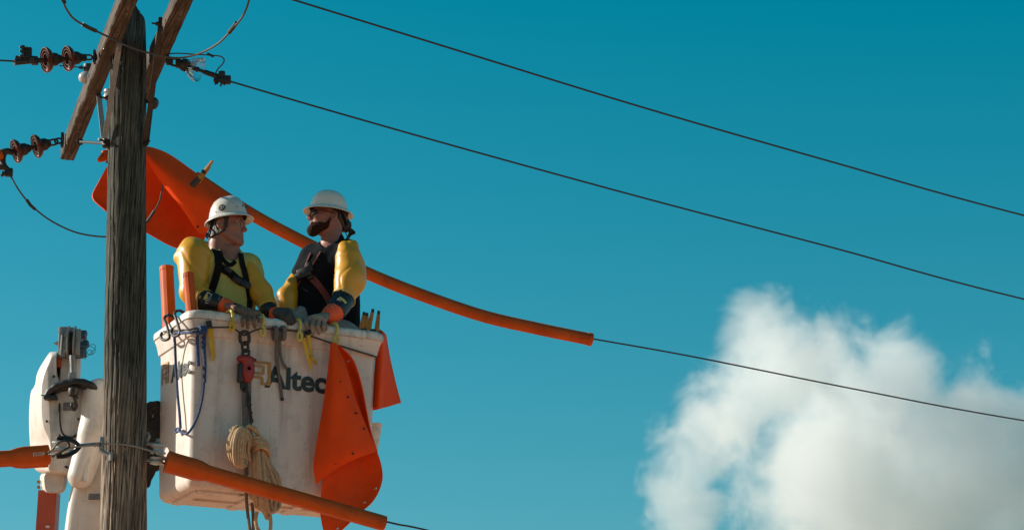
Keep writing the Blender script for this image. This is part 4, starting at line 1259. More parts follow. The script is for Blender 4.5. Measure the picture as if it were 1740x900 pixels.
g = G(); g.box(W(117, 690, BY - .125), (.035, .004, .026), bev=.002); mk('label_plate', g, M['plate'], boom)
g = G(); g.box(Vector((bt.x - .15, bt.y + .05, .2)), (.55, .4, .2), bev=.03); g.cyl(Vector((bt.x - .15, bt.y + .05, .4)), Vector((bt.x - .15, bt.y + .05, .6)), .3, 24); mk('turntable', g, M['boomwhite'], boom)
# winch head
JYY = BY - .02
g = G()
g.box(W(109, 582, JYY), (.030, .05, .095), bev=.006); g.box(W(107, 600, JYY - .03), (.022, .03, .03), bev=.005)
for y, x in ((566, 105), (598, 111), (570, 112)): g.bolt(W(x, y, JYY - .055), (0, -1, 0), .010, .022)
g.bolt(W(100, 583, JYY - .02), (-1, 0, 0), .011, .03)
g.tube([W(103, 606, JYY - .06), W(106, 566, JYY - .06)], .007); g.box(W(113, 562, JYY + .03), (.05, .03, .018), bev=.004)
mk('winch_bracket', g, M['galv'], boom)
for x in (116.5, 127):
    g = G(); c = W(x, 582, JYY - .04); g.lathe([(.10, -.006), (.112, -.004), (.112, .004), (.10, .006)], c, (1, -.06, 0), 30, .42, 1.0); mk('sheave_plate', g, M['galv'], boom)
g = G(); g.lathe([(.09, -.015), (.07, 0), (.09, .015)], W(122, 583, JYY - .03), (1, -.06, 0), 24, .5, 1.0); mk('sheave', g, M['steel'], boom)
g = G()
g.box(W(134, 583, JYY - .02), (.016, .045, .085), bev=.004); mk('side_plate', g, M['galv'], boom)
g = G(); g.box(W(138, 569, JYY), (.032, .04, .024), bev=.006); g.box(W(139, 594, JYY), (.028, .045, .048), bev=.016); g.box(W(146, 584, JYY), (.018, .03, .020), bev=.006); g.tube([W(134, 600, JYY), W(134, 606, JYY)], .05, 12)
g.box(W(145, 565, JYY), (.010, .03, .010), bev=.003); g.tube([W(133, 588, JYY - .05), W(149, 588, JYY - .05)], .014, 10)
mk('winch_motor', g, M['blue'], boom)
g = G(); g.tube(crom([W(150, 587, JYY), W(158, 590, JYY - .03), (W(162, 596, JYY - .04)), W(156, 602, JYY - .02), W(148, 600, JYY), W(152, 594, JYY), W(158, 599, JYY), W(149, 604, JYY), W(144, 610, JYY)], 5), .0018, 5); g.tube(crom([W(150, 586, JYY), W(160, 585, JYY), W(162, 592, JYY), W(152, 600, JYY)], 5), .0018, 5)
mk('loose_wire', g, M['steel'], boom)
# winch line, ball and hook
g = G(); g.tube([W(121, 604, JYY - .1), W(122, 634, JYY - .13)], .012); g.tube([W(124, 604, JYY - .1), W(123.5, 634, JYY - .13)], .008); g.box(W(123, 640, JYY - .14), (.022, .018, .028), bev=.006)
g.tube([W(119, 634, JYY - .13), W(119, 650, JYY - .15)], .008); g.tube([W(128, 634, JYY - .13), W(127.5, 650, JYY - .15)], .008)
mk('winch_line', g, M['galv'], boom)
g = G(); g.lathe([(.02, -.03), (.034, -.022), (.036, 0), (.03, .02), (.014, .03)], W(125, 666, JYY - .2), (0, 0, -1), 18); mk('line_weight', g, M['steel'], boom)
g = G(); g.tube(crom([W(125, 672, JYY - .2), W(128, 680, JYY - .2), W(130, 690, JYY - .2), W(126, 696, JYY - .2), W(121.5, 690, JYY - .2), W(122, 684, JYY - .2)], 6), .010, 9, scale=lambda t: 1.2 - .4 * t); g.tube([W(129, 676, JYY - .2), W(133, 675, JYY - .2)], .006); mk('hook', g, M['steel'], boom)
# padded black hose arch
g = G()
for dx, dy, dY in ((0, 0, 0), (1, 5, .035)):
    g.tube(crom([W(79, 674 + dy, JYY - .15 + dY), W(84, 665 + dy, JYY - .16 + dY), W(97, 656 + dy, JYY - .17 + dY), W(115, 651 + dy, JYY - .175 + dY), W(134, 649 + dy, JYY - .18 + dY), W(152, 653 + dy, JYY - .18 + dY), W(165, 662 + dy, JYY - .17 + dY), (W(176, 674 + dy, JYY - .15 + dY)), W(186, 690 + dy, JYY - .1 + dY)], 6), .023, 10, scale=lambda t: .85 + .35 * math.sin(PI * min(1, t * 1.3)) + .05 * math.sin(t * 60))
g.box(W(86, 675, JYY - .15), (.042, .025, .014), bev=.005); g.tube([W(70, 671, JYY - .14), W(80, 672, JYY - .15)], .004)
mk('padded_hose', g, M['black'], boom)
g = G()
g.box(W(113, 793, BY - .126), (.012, .004, .006), Matrix.Rotation(.5, 3, 'Y'), .002)
mk('stain_patch', g, M['canvas'], boom)
# mount arm to the bucket with a dark canvas cover
g = G(); g.tube([W(170, 700, BY - .1), W(240, 705, 16.0), W(275, 712, 15.85)], .075, 16); mk('mount_arm', g, M['lip'], boom)
bc = W(207, 715, 15.8)
def bracket(P):  # added plate hidden behind the pole, shaped to shadow the bucket's sunlit end
    d = rbox(P, (bc.x, 15.80, bc.z), (.035, .20, .46), .03)
    d = smin(d, rbox(P, (bc.x, 15.86, bc.z - .1), (.05, .08, .5), .03), .03)
    d = smax(d, -ell(P, (bc.x, 15.885, bc.z + .08), (.2, .085, .075)), .015)
    d = smax(d, -ell(P, (bc.x, 15.74, bc.z - .13), (.2, .05, .085)), .015)
    return d
mk('shadow_plate', skin(bracket, (bc.x - .12, 15.5, bc.z - .7), (bc.x + .12, 16.1, bc.z + .55), .010), M['boomwhite'], boom, smooth=180)
def canvas(P):
    d = rbox(P, W(252, 742, 15.86), (.085, .07, .215), .04)
    d = smin(d, caps(P, W(250, 800, 15.84), W(247, 822, 15.84), .045, .03), .03)
    return d + .014 * nz(P, 30, 2.0) + .005 * nz(P, 80, 1.0)
lo, hi = bounds([W(225, 670, 15.86), W(280, 835, 15.86)], .06); lo[1] = 15.7; hi[1] = 16.02
mk('canvas_cover', skin(canvas, lo, hi, .008), M['canvas'], boom, smooth=180)

# ------------------------------------------------------------------ things hung on the bucket
def polyhook(name, pts, r, mat, label, cat, group):
    b = pts[0]
    g = G(); P = crom(pts, 7); g.tube(P, r, 9); g.sphere(P[0], r * 1.05, 5); g.sphere(P[-1], r * 1.05, 5)
    return mk(name, g, M[mat], base=b, label=label, cat=cat, group=group, smooth=60)
def C7(x, y): return (260 + x / 3.75, 520 + y / 3.75)
h1 = [(55, 172, -.105), (50, 196, -.105), (66, 214, -.105), (90, 212, -.102), (104, 198, -.098), (98, 160, -.09), (86, 118, -.086), (72, 84, -.08), (80, 64, -.05), (104, 56, -.03), (128, 66, -.0)]
h2 = [(122, 146, -.105), (117, 172, -.105), (135, 190, -.105), (158, 185, -.102), (172, 168, -.098), (163, 130, -.09), (148, 80, -.085), (138, 50, -.078), (150, 30, -.05), (175, 30, -.03), (198, 42, 0)]
polyhook('tool_hook', [LV(*C7(x, y), a) for x, y, a in h1], .0095, 'black', "black hook farthest from the corner on the bucket's sunlit end", "hook", "black hooks on the bucket lip")
polyhook('tool_hook', [LV(*C7(x, y), a) for x, y, a in h2], .0095, 'black', "black hook next to the corner on the bucket's sunlit end", "hook", "black hooks on the bucket lip")
def yhook(x, y, lab, mat, s=1.0):
    q = [(-6, -13, .0), (-1, -17, -.05), (4, -15, -.082), (6, -6, -.088), (4, 4, -.088), (0, 12, -.088), (-1, 20, -.09), (3, 25, -.094), (7, 22, -.098), (8, 13, -.098), (5, 8, -.094)]
    polyhook('s_hook', [FV(x + dx * s, y + dy * s, b) for dx, dy, b in q], .0105, mat, lab, "hook", "yellow hooks on the bucket lip")
yhook(391, 541, "bright yellow hook over the bucket lip beside the left worker's draped glove", 'yellow', .8)
yhook(443, 549, "pale yellow hook over the bucket lip between the left worker's two gloves", 'paleyellow', .85)
yhook(506, 557, "pale yellow hook over the bucket lip beside the right worker's glove", 'paleyellow', .85)
yhook(568, 564, "pale yellow hook holding the hanging orange blanket on the bucket lip", 'paleyellow', .9)
# cord strung along the wall under the lip
fb = -.060
wire('tether_cord', [LF(278, 563, -.045), LF(300, 561, -.045), LF(318, 560, -.045), FR(338, 557, fb), FR(360, 556, fb), FR(391, 556, -.075), FR(402, 561, -.06), FR(415, 569, -.055), FR(428, 563, -.06), FR(444, 558, -.075), FR(470, 559.5, fb), FR(505, 563, -.07), FR(535, 573, -.052), FR(568, 584, -.05), FR(600, 594, -.035), FR(636, 605, -.022), FR(640, 607, -.015)], .0058,
     "thin dark cord strung along the bucket below its lip", "cord", 'cord', 6)
# blue rope
def C5(x, y): return (240 + x / 3.75, 500 + y / 3.75)
t = root('blue_rope', "blue rope looped and knotted at the bucket's near corner", "rope", LF(*C5(220, 250), -.07))
def bl(pts, r=.0085): 
    g = G(); g.tube(crom(pts, 6), r, 8); return g
g = bl([FR(*C5(400, 218), -.07), FR(*C5(365, 235), -.07), LF(*C5(325, 240), -.07), LF(*C5(270, 246), -.075), LF(*C5(216, 250), -.075), LF(*C5(216, 330), -.05), LF(*C5(222, 480), -.03), LF(*C5(232, 640), -.03), LF(*C5(244, 760), -.03), LF(*C5(250, 850), -.03)])
mk('strand', g, M['bluerope'], t)
g = bl([FR(*C5(404, 215), -.055), FR(*C5(405, 330), -.03), FR(*C5(402, 460), -.018), FR(*C5(396, 600), -.015), FR(*C5(378, 710), -.015), FR(*C5(345, 810), -.02), LF(*C5(300, 880), -.03), LF(*C5(270, 884), -.03), LF(*C5(240, 870), -.03), LF(*C5(222, 878), -.03), LF(*C5(218, 862), -.03), LF(*C5(232, 852), -.03), LF(*C5(248, 862), -.035)], .0078)
mk('strand', g, M['bluerope'], t)
g = bl([FR(*C5(372, 225), -.06), FR(*C5(358, 260), -.045), FR(*C5(358, 340), -.025), FR(*C5(364, 455), -.018)], .0105)
g.tube(crom([FR(*C5(398, 230), -.04), FR(*C5(392, 300), -.03), FR(*C5(405, 420), -.02), FR(*C5(403, 560), -.02)], 6), .0105, 8)
mk('strand', g, M['bluerope'], t)
g = G()
for k in range(4):
    x = 372 + k * 11
    g.tube(crom([FR(*C5(x - 3, 208), -.065), FR(*C5(x + 9, 212), -.085), FR(*C5(x + 5, 240), -.085), FR(*C5(x - 6, 246), -.065)], 5, True), .010, 8, closed=True)
mk('knot', g, M['bluerope'], t)
# grey cord tied on the tether
t = root('grey_cord', "grey cord tied over the tether and hanging across the bucket lettering", "cord", FR(472, 560, -.07))
g = G()
g.tube(crom([FR(474, 563, -.06), FR(472, 580, -.045), FR(472, 610, -.03), FR(474, 640, -.02), FR(478, 668, -.014), FR(479.5, 678, -.012)], 6), .0095, 8)
g.tube(crom([FR(471, 563, -.06), FR(469, 590, -.045), FR(470, 614, -.03), FR(474, 636, -.024)], 6), .0085, 8)
g.tube(crom([FR(476, 562, -.06), FR(476, 592, -.045), FR(479, 612, -.03), FR(487, 626, -.02)], 6), .009, 8)
mk('strand', g, M['greyrope'], t)
g = G()
for x in (466, 480):
    for k in range(2):
        g.tube(crom([FR(x - 2.5 + k * 2, 557, -.055), FR(x + 2.5 + k * 2, 557, -.085), FR(x + 2 + k * 2, 574, -.08), FR(x - 2 + k * 2, 575, -.05)], 5, True), .009, 8, closed=True)
mk('knot', g, M['greyrope'], t)
g = G(); g.tube([FR(479, 675, -.012), FR(480, 680, -.012)], .0105); mk('whipped_end', g, M['black'], t)
# clamps hanging on the front
def hclamp(name_label, jaws, grip, Yo, mat, group, extra=None):
    t = root('blanket_clamp', name_label, "clamp", FR(*jaws[0][0], Yo), group)
    for a, b, w in jaws:
        g = G(); tooth_jaw(g, FR(*a, Yo), FR(*b, Yo + .02), w, 7); mk('jaw', g, M[mat], t)
    for a, b in grip:
        g = G(); g.sweep([FR(*a, Yo), FR(*b, Yo)], [(-.016, -.013), (.016, -.013), (.016, .013), (-.016, .013)]); mk('grip', g, M['black'], t)
    return t
hclamp("slim yellow clamp with a black end standing upright beside the blue knot", [((356, 556), (362, 612), .0135), ((359, 558), (364, 606), .011)], [((354.5, 545), (357, 558))], -.045, 'yellow', "yellow clamps on the bucket wall")
hclamp("open yellow clamp hanging from the tether beside the hanging orange blanket", [((515, 572), (529, 628), .013), ((524, 568), (529, 606), .012), ((527, 606), (538, 618), .011)], [((513, 566), (516, 574)), ((521, 561), (526, 568))], -.06, 'yellow', "yellow clamps on the bucket wall")
# clamps standing on the right end of the lip
def lipclamp(label, tips, feet):
    bx = FV(*feet[0], -.03)
    t = root('blanket_clamp', label, "clamp", bx, "amber clamps on the bucket lip")
    for (a, b) in zip(feet, tips):
        g = G(); tooth_jaw(g, FV(*a, -.03), FV(*b, -.03), .0155, 8); mk('jaw', g, M['pin'], t)
    for b in tips:
        g = G(); p = FV(*b, -.03); g.box(p, (.009, .009, .012), bev=.002); mk('tip', g, M['steel'], t)
    g = G(); c = (FV(*feet[0], -.03) + FV(*feet[1], -.03)) / 2; g.tube([c + BA * -.02, c + BA * .02], .010, 10); mk('spring', g, M['steel'], t)
lipclamp("small amber clamp upright on the lip beside the right worker's back", [(618.5, 533), (623.5, 534.5)], [(614.5, 558), (622, 559)])
lipclamp("tall splayed amber clamp upright on the lip above the folded red-orange blanket", [(633.5, 528), (643.5, 531)], [(626, 560), (640, 562)])
# hoist: chain, red block, strap
t = root('chain_hoist', "small red hoist block hanging by links from the tether on the bucket wall", "hoist", FR(416, 566, -.06))
g = G(); link(g, FR(415, 563, -.07), FR(416, 584, -.06), .028, .0115); link(g, FR(416, 581, -.06), FR(417, 597, -.055), .018, .009); link(g, FR(417, 594, -.055), FR(418, 606, -.05), .020, .009)
g.tube([FR(420, 598, -.05), FR(424, 594, -.06)], .012)
mk('suspension_link', g, M['steel'], t)
c = FR(418, 626, -.055)
R = Matrix((BA, -BB, BZ)).transposed()
def blk(P):
    d = ell(P, c + BA * .012 - BZ * .005, (.043, .032, .085), R)
    d = smin(d, ell(P, c + BZ * .058 - BA * .012, (.05, .035, .028), R), .02)
    d = smin(d, caps(P, c + BZ * .06 + BA * .01, c + BZ * .066 + BA * .045, .02, .012), .01)
    d = smax(d, -caps(P, c + BA * .01 - BB * .045, c + BA * .01 + BB * .01, .012, .012), .004)
    return d
lo, hi = bounds([c], .13); mk('block', skin(blk, lo, hi, .005), M['red'], t, smooth=180)
g = G(); g.box(c - BA * .04 - BZ * .03 , (.012, .02, .06), R, .005); g.box(c + BA * .045 + BZ * .062, (.02, .008, .008), R, .002); link(g, FR(413, 648, -.05), FR(416, 664, -.05), .016, .009); g.lathe([(.02, -.01), (.024, 0), (.02, .01)], FR(415, 655, -.045), -BB, 14); mk('chain_guide', g, M['steel'], t)
g = G(); g.sweep([FR(415, 660, -.045), FR(416, 690, -.045), FR(417, 735, -.05)], [(-.017, -.004), (.017, -.004), (.017, .004), (-.017, .004)], up=-BB); g.sweep([FR(424, 642, -.05), FR(423.5, 690, -.05), FR(426, 735, -.055)], [(-.011, -.004), (.011, -.004), (.011, .004), (-.011, .004)], up=-BB); mk('strap', g, M['greyrope'], t)
g = G()
for k in range(8):
    y = 664 + k * 6.5; x = 421 + k * .85
    link(g, FR(x, y, -.06), FR(x + 1, y + 8.5, -.06), .009 if k % 2 else .005, .0042)
g.box(FR(423, 682, -.06), (.012, .01, .03), bev=.004)
mk('chain', g, M['steel'], t)
# coiled hand line
rr = random.Random(11)
t = root('coiled_rope', "big tan coil of hand line hanging on the bucket front with loose tails", "rope", FR(430, 760, -.09))
RR = .0114
g = G()
def CR(x, y, d): return FR(370 + x / 4.5, 700 + y / 4.5, d)
# upper bunch: loops drooping to the left from the throat
for k in range(11):
    f = k / 10
    x0 = 225 + 20 * rr.uniform(-1, 1); y0 = 150 + 25 * rr.uniform(-1, 1)
    xl = 75 + 150 * f + rr.uniform(-8, 8); yb = 300 + 130 * math.sin(min(1, .25 + f * .9) * PI * .55) * rr.uniform(.78, 1.02) - (60 if f > .75 else 0)
    top = 115 + 40 * f + rr.uniform(-14, 10)
    d0 = -.10 - .055 * math.sin(f * PI) - rr.uniform(0, .035)
    loop = [(x0, y0, d0 + .01), (x0 - (x0 - xl) * .55, top, d0 - .035), (xl + 4, top + 70 + 30 * (1 - f), d0 - .045), (xl, yb - 60, d0 - .03), (xl + 16, yb, d0), (xl + 34, yb - 50, d0 + .03), (x0 - (x0 - xl) * .25, (yb + y0) / 2, d0 + .035), (x0 + 12, y0 + 45, d0 + .02)]
    g.tube(crom([CR(*q) for q in loop], 6, True), RR, 8, closed=True)
mk('upper_bunch', g, M['rope'], t)
g = G()
for k in range(11):   # lower hank
    f = k / 10
    xt = 262 + 110 * f + rr.uniform(-6, 6); xb = 265 + 185 * f + rr.uniform(-6, 6); yt = 300 + rr.uniform(-30, 20)
    yb = 800 - 110 * abs(f - .62) * 1.9 + rr.uniform(-28, 18)
    d0 = -.07 - .055 * math.sin(f * PI) - rr.uniform(0, .03)
    w = 26 + rr.uniform(0, 26)
    loop = [(xt, yt, d0), (xt - 4 + (xb - xt) * .3, yt + 160, d0 - .012), (xb - w * .6, yb - 150, d0 - .015), (xb - w * .3, yb - 25, d0), (xb + w * .2, yb, d0 + .01), (xb + w * .75, yb - 50, d0 + .02), (xb + w * .6, yb - 220, d0 + .025), (xt + w * .7, yt + 110, d0 + .02)]
    g.tube(crom([CR(*q) for q in loop], 7, True), RR, 8, closed=True)
mk('lower_hank', g, M['rope'], t)
g = G()
for k in range(5):    # turns wrapped round the throat
    o = k * 19
    loop = [(246 + o * .25, 232 + o, -.085), (285 + o * .5, 195 + o * .9, -.165 - .004 * k), (335 + o * .55, 205 + o, -.165), (385, 245 + o, -.10), (372, 262 + o, -.055), (300, 258 + o, -.04)]
    if k < 5: g.tube(crom([CR(x + rr.uniform(-5, 5), y + rr.uniform(-5, 5), d) for x, y, d in loop], 6, True), RR, 8, closed=True)
for k in range(3):
    loop = [(190 + k * 22, 170 - k * 22, -.12), (235 + k * 24, 105 + k * 8, -.16), (290 + k * 14, 150 + k * 18, -.15), (330, 215 + k * 12, -.12), (300, 250, -.07), (240, 210, -.06)]
    g.tube(crom([CR(*q) for q in loop], 6, True), RR, 8, closed=True)
for x, y in ((122, 122), (104, 142), (182, 112), (100, 176)):
    g.sphere(CR(x, y, -.15), .0135, 6)
mk('throat_wrap', g, M['rope'], t)
g = G()
for pts in ([(215, 420, -.05), (218, 560, -.05), (222, 700, -.05), (240, 860, -.05), (250, 930, -.05), (255, 1100, -.05)], [(262, 690, -.06), (270, 780, -.06), (272, 900, -.06), (274, 1050, -.06)]):
    g.tube(crom([CR(*q) for q in pts], 6), .0098, 8)
mk('tail', g, M['greyrope'], t)
g = G()
for pts in ([(300, 760, -.09), (290, 820, -.09), (300, 880, -.09), (330, 930, -.09), (345, 1020, -.09)], [(400, 780, -.09), (405, 860, -.09), (400, 930, -.09), (404, 1010, -.09)]):
    g.tube(crom([CR(*q) for q in pts], 6), RR, 8)
mk('tail', g, M['rope'], t)

# upright orange hoses standing in the bucket
for i, (xb, yb, xt, yt, w, b, lab) in enumerate(((288, 560, 283, 454, 22, .30, "upright orange hose section rising at the sunlit end of the bucket, farthest from the worker"), (328, 560, 319.5, 465, 17, .13, "upright orange hose section in front of the left worker's yellow sleeve"))):
    p = LV(xb, yb, .1 if i else .03); q = W(xt, yt, p.y + .02)
    if i: p = FV(xb, yb, .10); q = W(xt, yt, p.y)
    dd = (p - q).normalized()
    pb = q + dd * ((q.z - BK(0, 0, .03).z) / -dd.z)
    t = root('line_hose', lab, "line hose", pb, "spare orange hoses standing in the bucket")
    g = G(); r = w * .5 * 3.66e-3
    s = [(r * (1.0 if k % 6 else 1.1) * math.cos(2 * PI * k / 24), r * (1.0 if k % 6 else 1.1) * math.sin(2 * PI * k / 24)) for k in range(24)]
    inn = [(x * .8, y * .8) for x, y in s]
    g.sweep([pb, q.lerp(pb, .5), q], s, up=(0, -1, 0), caps=False); g.sweep([q, q.lerp(pb, .2)], inn, up=(0, -1, 0), caps=True)
    n = len(s)
    mk('hose', g, M['hose'], t)
    g = G(); ring_o = [q + v for v in []]
    g.sweep([q - dd * .004, q + dd * .02], [(x * 1.05, y * 1.05) for x, y in s], up=(0, -1, 0)); mk('end_rim', g, M['hose'], t)

# hanging orange blanket on the front wall
t = root('insulating_blanket', "orange rubber blanket hanging twisted from a hook on the bucket front", "blanket", FR(566, 584, -.09), "orange rubber blankets")
g = G()
rows = [[(562, 584, -.10), (565, 582, -.115), (568, 582, -.11), (571, 584, -.10)],
        [(558, 625, -.10), (567, 620, -.155), (578, 618, -.165), (588, 624, -.15)],
        [(549, 690, -.10), (566, 680, -.185), (586, 672, -.20), (605, 680, -.165)],
        [(536, 765, -.10), (565, 752, -.195), (596, 740, -.22), (624, 728, -.17)],
        [(533, 795, -.10), (565, 782, -.19), (602, 766, -.215), (635, 753, -.165)],
        [(537, 822, -.09), (566, 799, -.17), (604, 779, -.195), (642, 766, -.15)]]
g.patch([[FR(x, y, d) for x, y, d in r] for r in rows], .006, 8)
mk('front_flap', g, M['blanket'], t, smooth=60)
g = G()
rows = [[(564, 584, -.06), (571, 583, -.08), (577, 587, -.10)],
        [(566, 622, -.03), (586, 612, -.05), (600, 611, -.13)],
        [(576, 664, -.02), (601, 652, -.04), (614, 652, -.145)],
        [(592, 704, -.02), (613, 697, -.04), (623, 698, -.15)],
        [(608, 738, -.03), (623, 734, -.05), (630, 732, -.14)],
        [(630, 764, -.08), (637, 760, -.10), (639, 760, -.13)]]
g.patch([[FR(x, y, d) for x, y, d in r] for r in rows], .006, 8)
mk('inner_fold', g, M['blanket'], t, smooth=60)
g = G()
rows = [[(552, 800, -.06), (580, 780, -.05), (610, 765, -.055), (636, 752, -.10)],
        [(547, 830, -.055), (580, 815, -.055), (620, 800, -.065), (648, 790, -.13)],
        [(544, 860, -.06), (578, 850, -.075), (618, 838, -.09), (649, 818, -.15)],
        [(546, 885, -.075), (572, 882, -.10), (606, 868, -.115), (636, 848, -.15)],
        [(553, 915, -.085), (566, 914, -.11), (588, 893, -.125), (612, 870, -.14)]]
g.patch([[FR(x, y, d) for x, y, d in r] for r in rows], .006, 8)
mk('lower_curl', g, M['blanket'], t, smooth=60)
g = G(); g2 = G()
for x, y, d in ((578, 648, -.188), (592, 674, -.205), (606, 701, -.205), (619, 728, -.19), (600, 770, -.222), (570, 787, -.19)):
    g = G(); g.lathe([(.0062, -.012), (.0062, .004)], FR(x, y, d), -BB, 10); mk('eyelet', g, M['black'], t)
for x, y, d in ((592, 613, -.085), (639, 829, -.15), (620, 853, -.135), (574, 897, -.125)):
    g = G(); g.lathe([(.0055, -.02), (.0055, .006)], FR(x, y, d), -BB, 10); mk('eyelet', g, M['print'], t)

# folded blanket over the right end of the lip
t = root('insulating_blanket', "red-orange rubber blanket folded over the bucket's right end", "blanket", BK(LA + .08, .1, 1.1), "orange rubber blankets")
RX = BK(LA + .085, .05, 0)
def RB(x, y, dY): return W(x, y, RX.y + dY)
g = G()
rows = [[(640, 560, .05), (645, 560, .02), (650, 563, .05), (655, 568, .16)],
        [(643, 572, -.02), (649, 569, -.05), (653, 571, .02), (657, 577, .17)],
        [(640, 600, -.03), (648, 598, -.07), (653, 599, .0), (662, 606, .18)],
        [(637, 645, -.04), (646, 644, -.08), (653, 644, .01), (672, 650, .19)],
        [(633, 693, -.05), (643, 692, -.09), (653, 692, .01), (681, 684, .20)]]
g.patch([[RB(*q) for q in r] for r in rows], .007, 8)
mk('outer_fold', g, M['blanket'], t, smooth=60)
g = G()
rows = [[(640, 572, .06), (648, 570, .05), (655, 573, .14)], [(636, 640, .06), (645, 640, .05), (655, 640, .15)], [(630, 697, .05), (642, 695, .04), (655, 691, .15)]]
g.patch([[RB(*q) for q in r] for r in rows], .007, 8)
rows = [[(641, 572, .02), (648, 570, .01), (653, 573, .08)], [(637, 640, .02), (646, 640, .01), (654, 640, .08)], [(632, 690, .02), (643, 689, .01), (653, 688, .08)]]
g.patch([[RB(*q) for q in r] for r in rows], .007, 6)
mk('inner_fold', g, M['blanket'], t, smooth=60)
# ------------------------------------------------------------------ the two workers
FLOOR = BK(0, 0, 0.05).z
def rotm(f, pitch=0.0, roll=0.0):
    """columns: forward, left, up"""
    f = Vector((f[0], f[1], 0)).normalized()
    f = (f * math.cos(pitch) + Vector((0, 0, math.sin(pitch)))).normalized()
    l = Vector((0, 0, 1)).cross(f).normalized(); u = f.cross(l)
    if roll: 
        q = Matrix.Rotation(roll, 3, f); l, u = q @ l, q @ u
    return Matrix((f, l, u)).transposed()

def face_field(L, v):
    """head in its own frame: x forward, y left, z up, origin between the ears"""
    d = ell(L, (-.008, 0, .040), (.100, .077, .092))
    d = smin(d, ell(L, (.036, 0, -.030), (.062, .060, .080)), .03)
    d = smin(d, caps(L, (.080, -.006, -.094), (.080, .006, -.094), .021, .021), .025)
    for s in (-1, 1):
        d = smin(d, caps(L, (-.006, s * .058, -.048), (.074, s * .020, -.094), .016, .020), .03)
        d = smin(d, ell(L, (.060, s * .043, -.016), (.026, .020, .020)), .02)
    d = smin(d, caps(L, (.079, -.036, .024), (.079, .036, .024), .014, .014), .018)
    for s in (-1, 1):
        d = smax(d, -ell(L, (.103, s * .033, .004), (.016, .020, .013)), .010)
    d = smin(d, caps(L, (.092, 0, .012), (.1175, 0, -.025), .0085, .0092), .012)
    d = smin(d, caps(L, (.108, -.011, -.030), (.108, .011, -.030), .0085, .0085), .008)
    d = smin(d, caps(L, (.093, -.015, -.0555), (.093, .015, -.0555), .0085, .0085), .007)
    d = smin(d, caps(L, (.091, -.013, -.069), (.091, .013, -.069), .0088, .0088), .006)
    d = smax(d, -caps(L, (.103, -.02, -.0622), (.103, .02, -.0622), .0030, .0030), .004)
    d = smin(d, caps(L, (-.035, 0, -.03), (-.045, 0, -.16), .062, .058), .03)
    for s in (-1, 1):
        e = ell(L, (-.018, s * .078, -.004), (.020, .010, .031), Matrix.Rotation(-.25, 3, 'Y'))
        e = smax(e, -ell(L, (-.012, s * .089, -.004), (.010, .010, .018)), .006)
        d = smin(d, e, .006)
    return d

def head_obj(o, R, S, neck_to, Y0):
    Rn = np.array(R, dtype=np.float32); on = np.array(o, dtype=np.float32)
    def loc(P): return ((P - on) @ Rn) / S
    def fn(P):
        d = face_field(loc(P), 0) * S
        return smin(d, caps(P, tuple(Vector(o) + R @ Vector((-.04, 0, -.10)) * S), tuple(neck_to), .060, .068), .02)
    return fn, loc

HP = [(.0, .128), (.022, .127), (.05, .120), (.078, .101), (.098, .070), (.109, .036), (.1135, .010), (.1145, .003), (.122, -.002), (.138, -.010), (.150, -.020), (.1515, -.024), (.149, -.026), (.136, -.016), (.112, -.007), (.106, .004), (.098, .05), (.07, .09), (.03, .11), (0, .113)]
def helmet_geo(o, R, S, tilt, up, ridge, flat=1.0, brim=1.0, front=0.0, nseg=64):
    g = G()
    T = R @ Matrix.Rotation(tilt, 3, 'Y')
    c = Vector(o) + R @ (Vector((.003, 0, up)) * S)
    vs, fs = [], []
    for (r, h) in HP:
        for k in range(nseg):
            a = 2 * PI * k / nseg
            rr_ = r
            if r > .115: rr_ = .1145 + (r - .1145) * brim * (1 + front * max(0, math.cos(a)) - front * .5 * abs(math.sin(a)))
            x, y, z = rr_ * math.cos(a), rr_ * math.sin(a) * .86, h
            if h > .01: 
                z *= flat
                z += ridge * math.exp(-(y / .016) ** 2) * min(1, h / .08)
            vs.append(c + T @ (Vector((x, y, z)) * S))
    n = nseg
    for i in range(len(HP) - 1):
        for k in range(n):
            l = (k + 1) % n
            fs.append((i * n + k, i * n + l, (i + 1) * n + l, (i + 1) * n + k))
    g.add(vs, fs)
    return g, c, T

def hand_field(P, wr, kn, mid, tip, th, pr=.021, fr=.0118):
    d = None
    for k in kn:
        e = caps(P, wr, k, pr, pr * .80)
        d = e if d is None else smin(d, e, .012)
    fing = None
    for k, m, t in zip(kn, mid, tip):
        e = smin(caps(P, k, m, fr * 1.12, fr), caps(P, m, t, fr, fr * .86), .004)
        fing = e if fing is None else smin(fing, e, .0005)
    e = smin(caps(P, th[0], th[1], fr * 1.4, fr * 1.15), caps(P, th[1], th[2], fr * 1.15, fr * .95), .006)
    d = smin(d, fing, .007); d = smin(d, e, .008)
    return d + .0014 * nz(P, 150, 1.0)
def hand_obj(name, wr, kn, mid, tip, th, mat, parent, pr=.021, fr=.0118, label=None):
    fn = lambda P: hand_field(P, tuple(wr), [tuple(q) for q in kn], [tuple(q) for q in mid], [tuple(q) for q in tip], [tuple(q) for q in th], pr, fr)
    lo, hi = bounds([wr] + kn + mid + tip + th, .045)
    return mk(name, skin(fn, lo, hi, .0036), mat, parent, smooth=180, label=label), fn

def cuff(name, pts, rad, mat, parent, n=26, rim=None):
    g = G(); g.tube(crom(pts, 4), 1.0, n, scale=list(np.interp(np.linspace(0, 1, (len(pts) - 1) * 4 + 1), np.linspace(0, 1, len(rad)), rad)))
    o = mk(name, g, mat, parent, smooth=60)
    if rim:
        d = (Vector(pts[1]) - Vector(pts[0])).normalized()
        g = G(); p = Vector(pts[0])
        g.lathe([(rad[0] * .9, -.004), (rad[0] * 1.05, -.007), (rad[0] * 1.09, 0), (rad[0] * 1.05, .007), (rad[0] * .9, .004)], p, d, 28)
        mk('rim', g, rim, o)
    return o

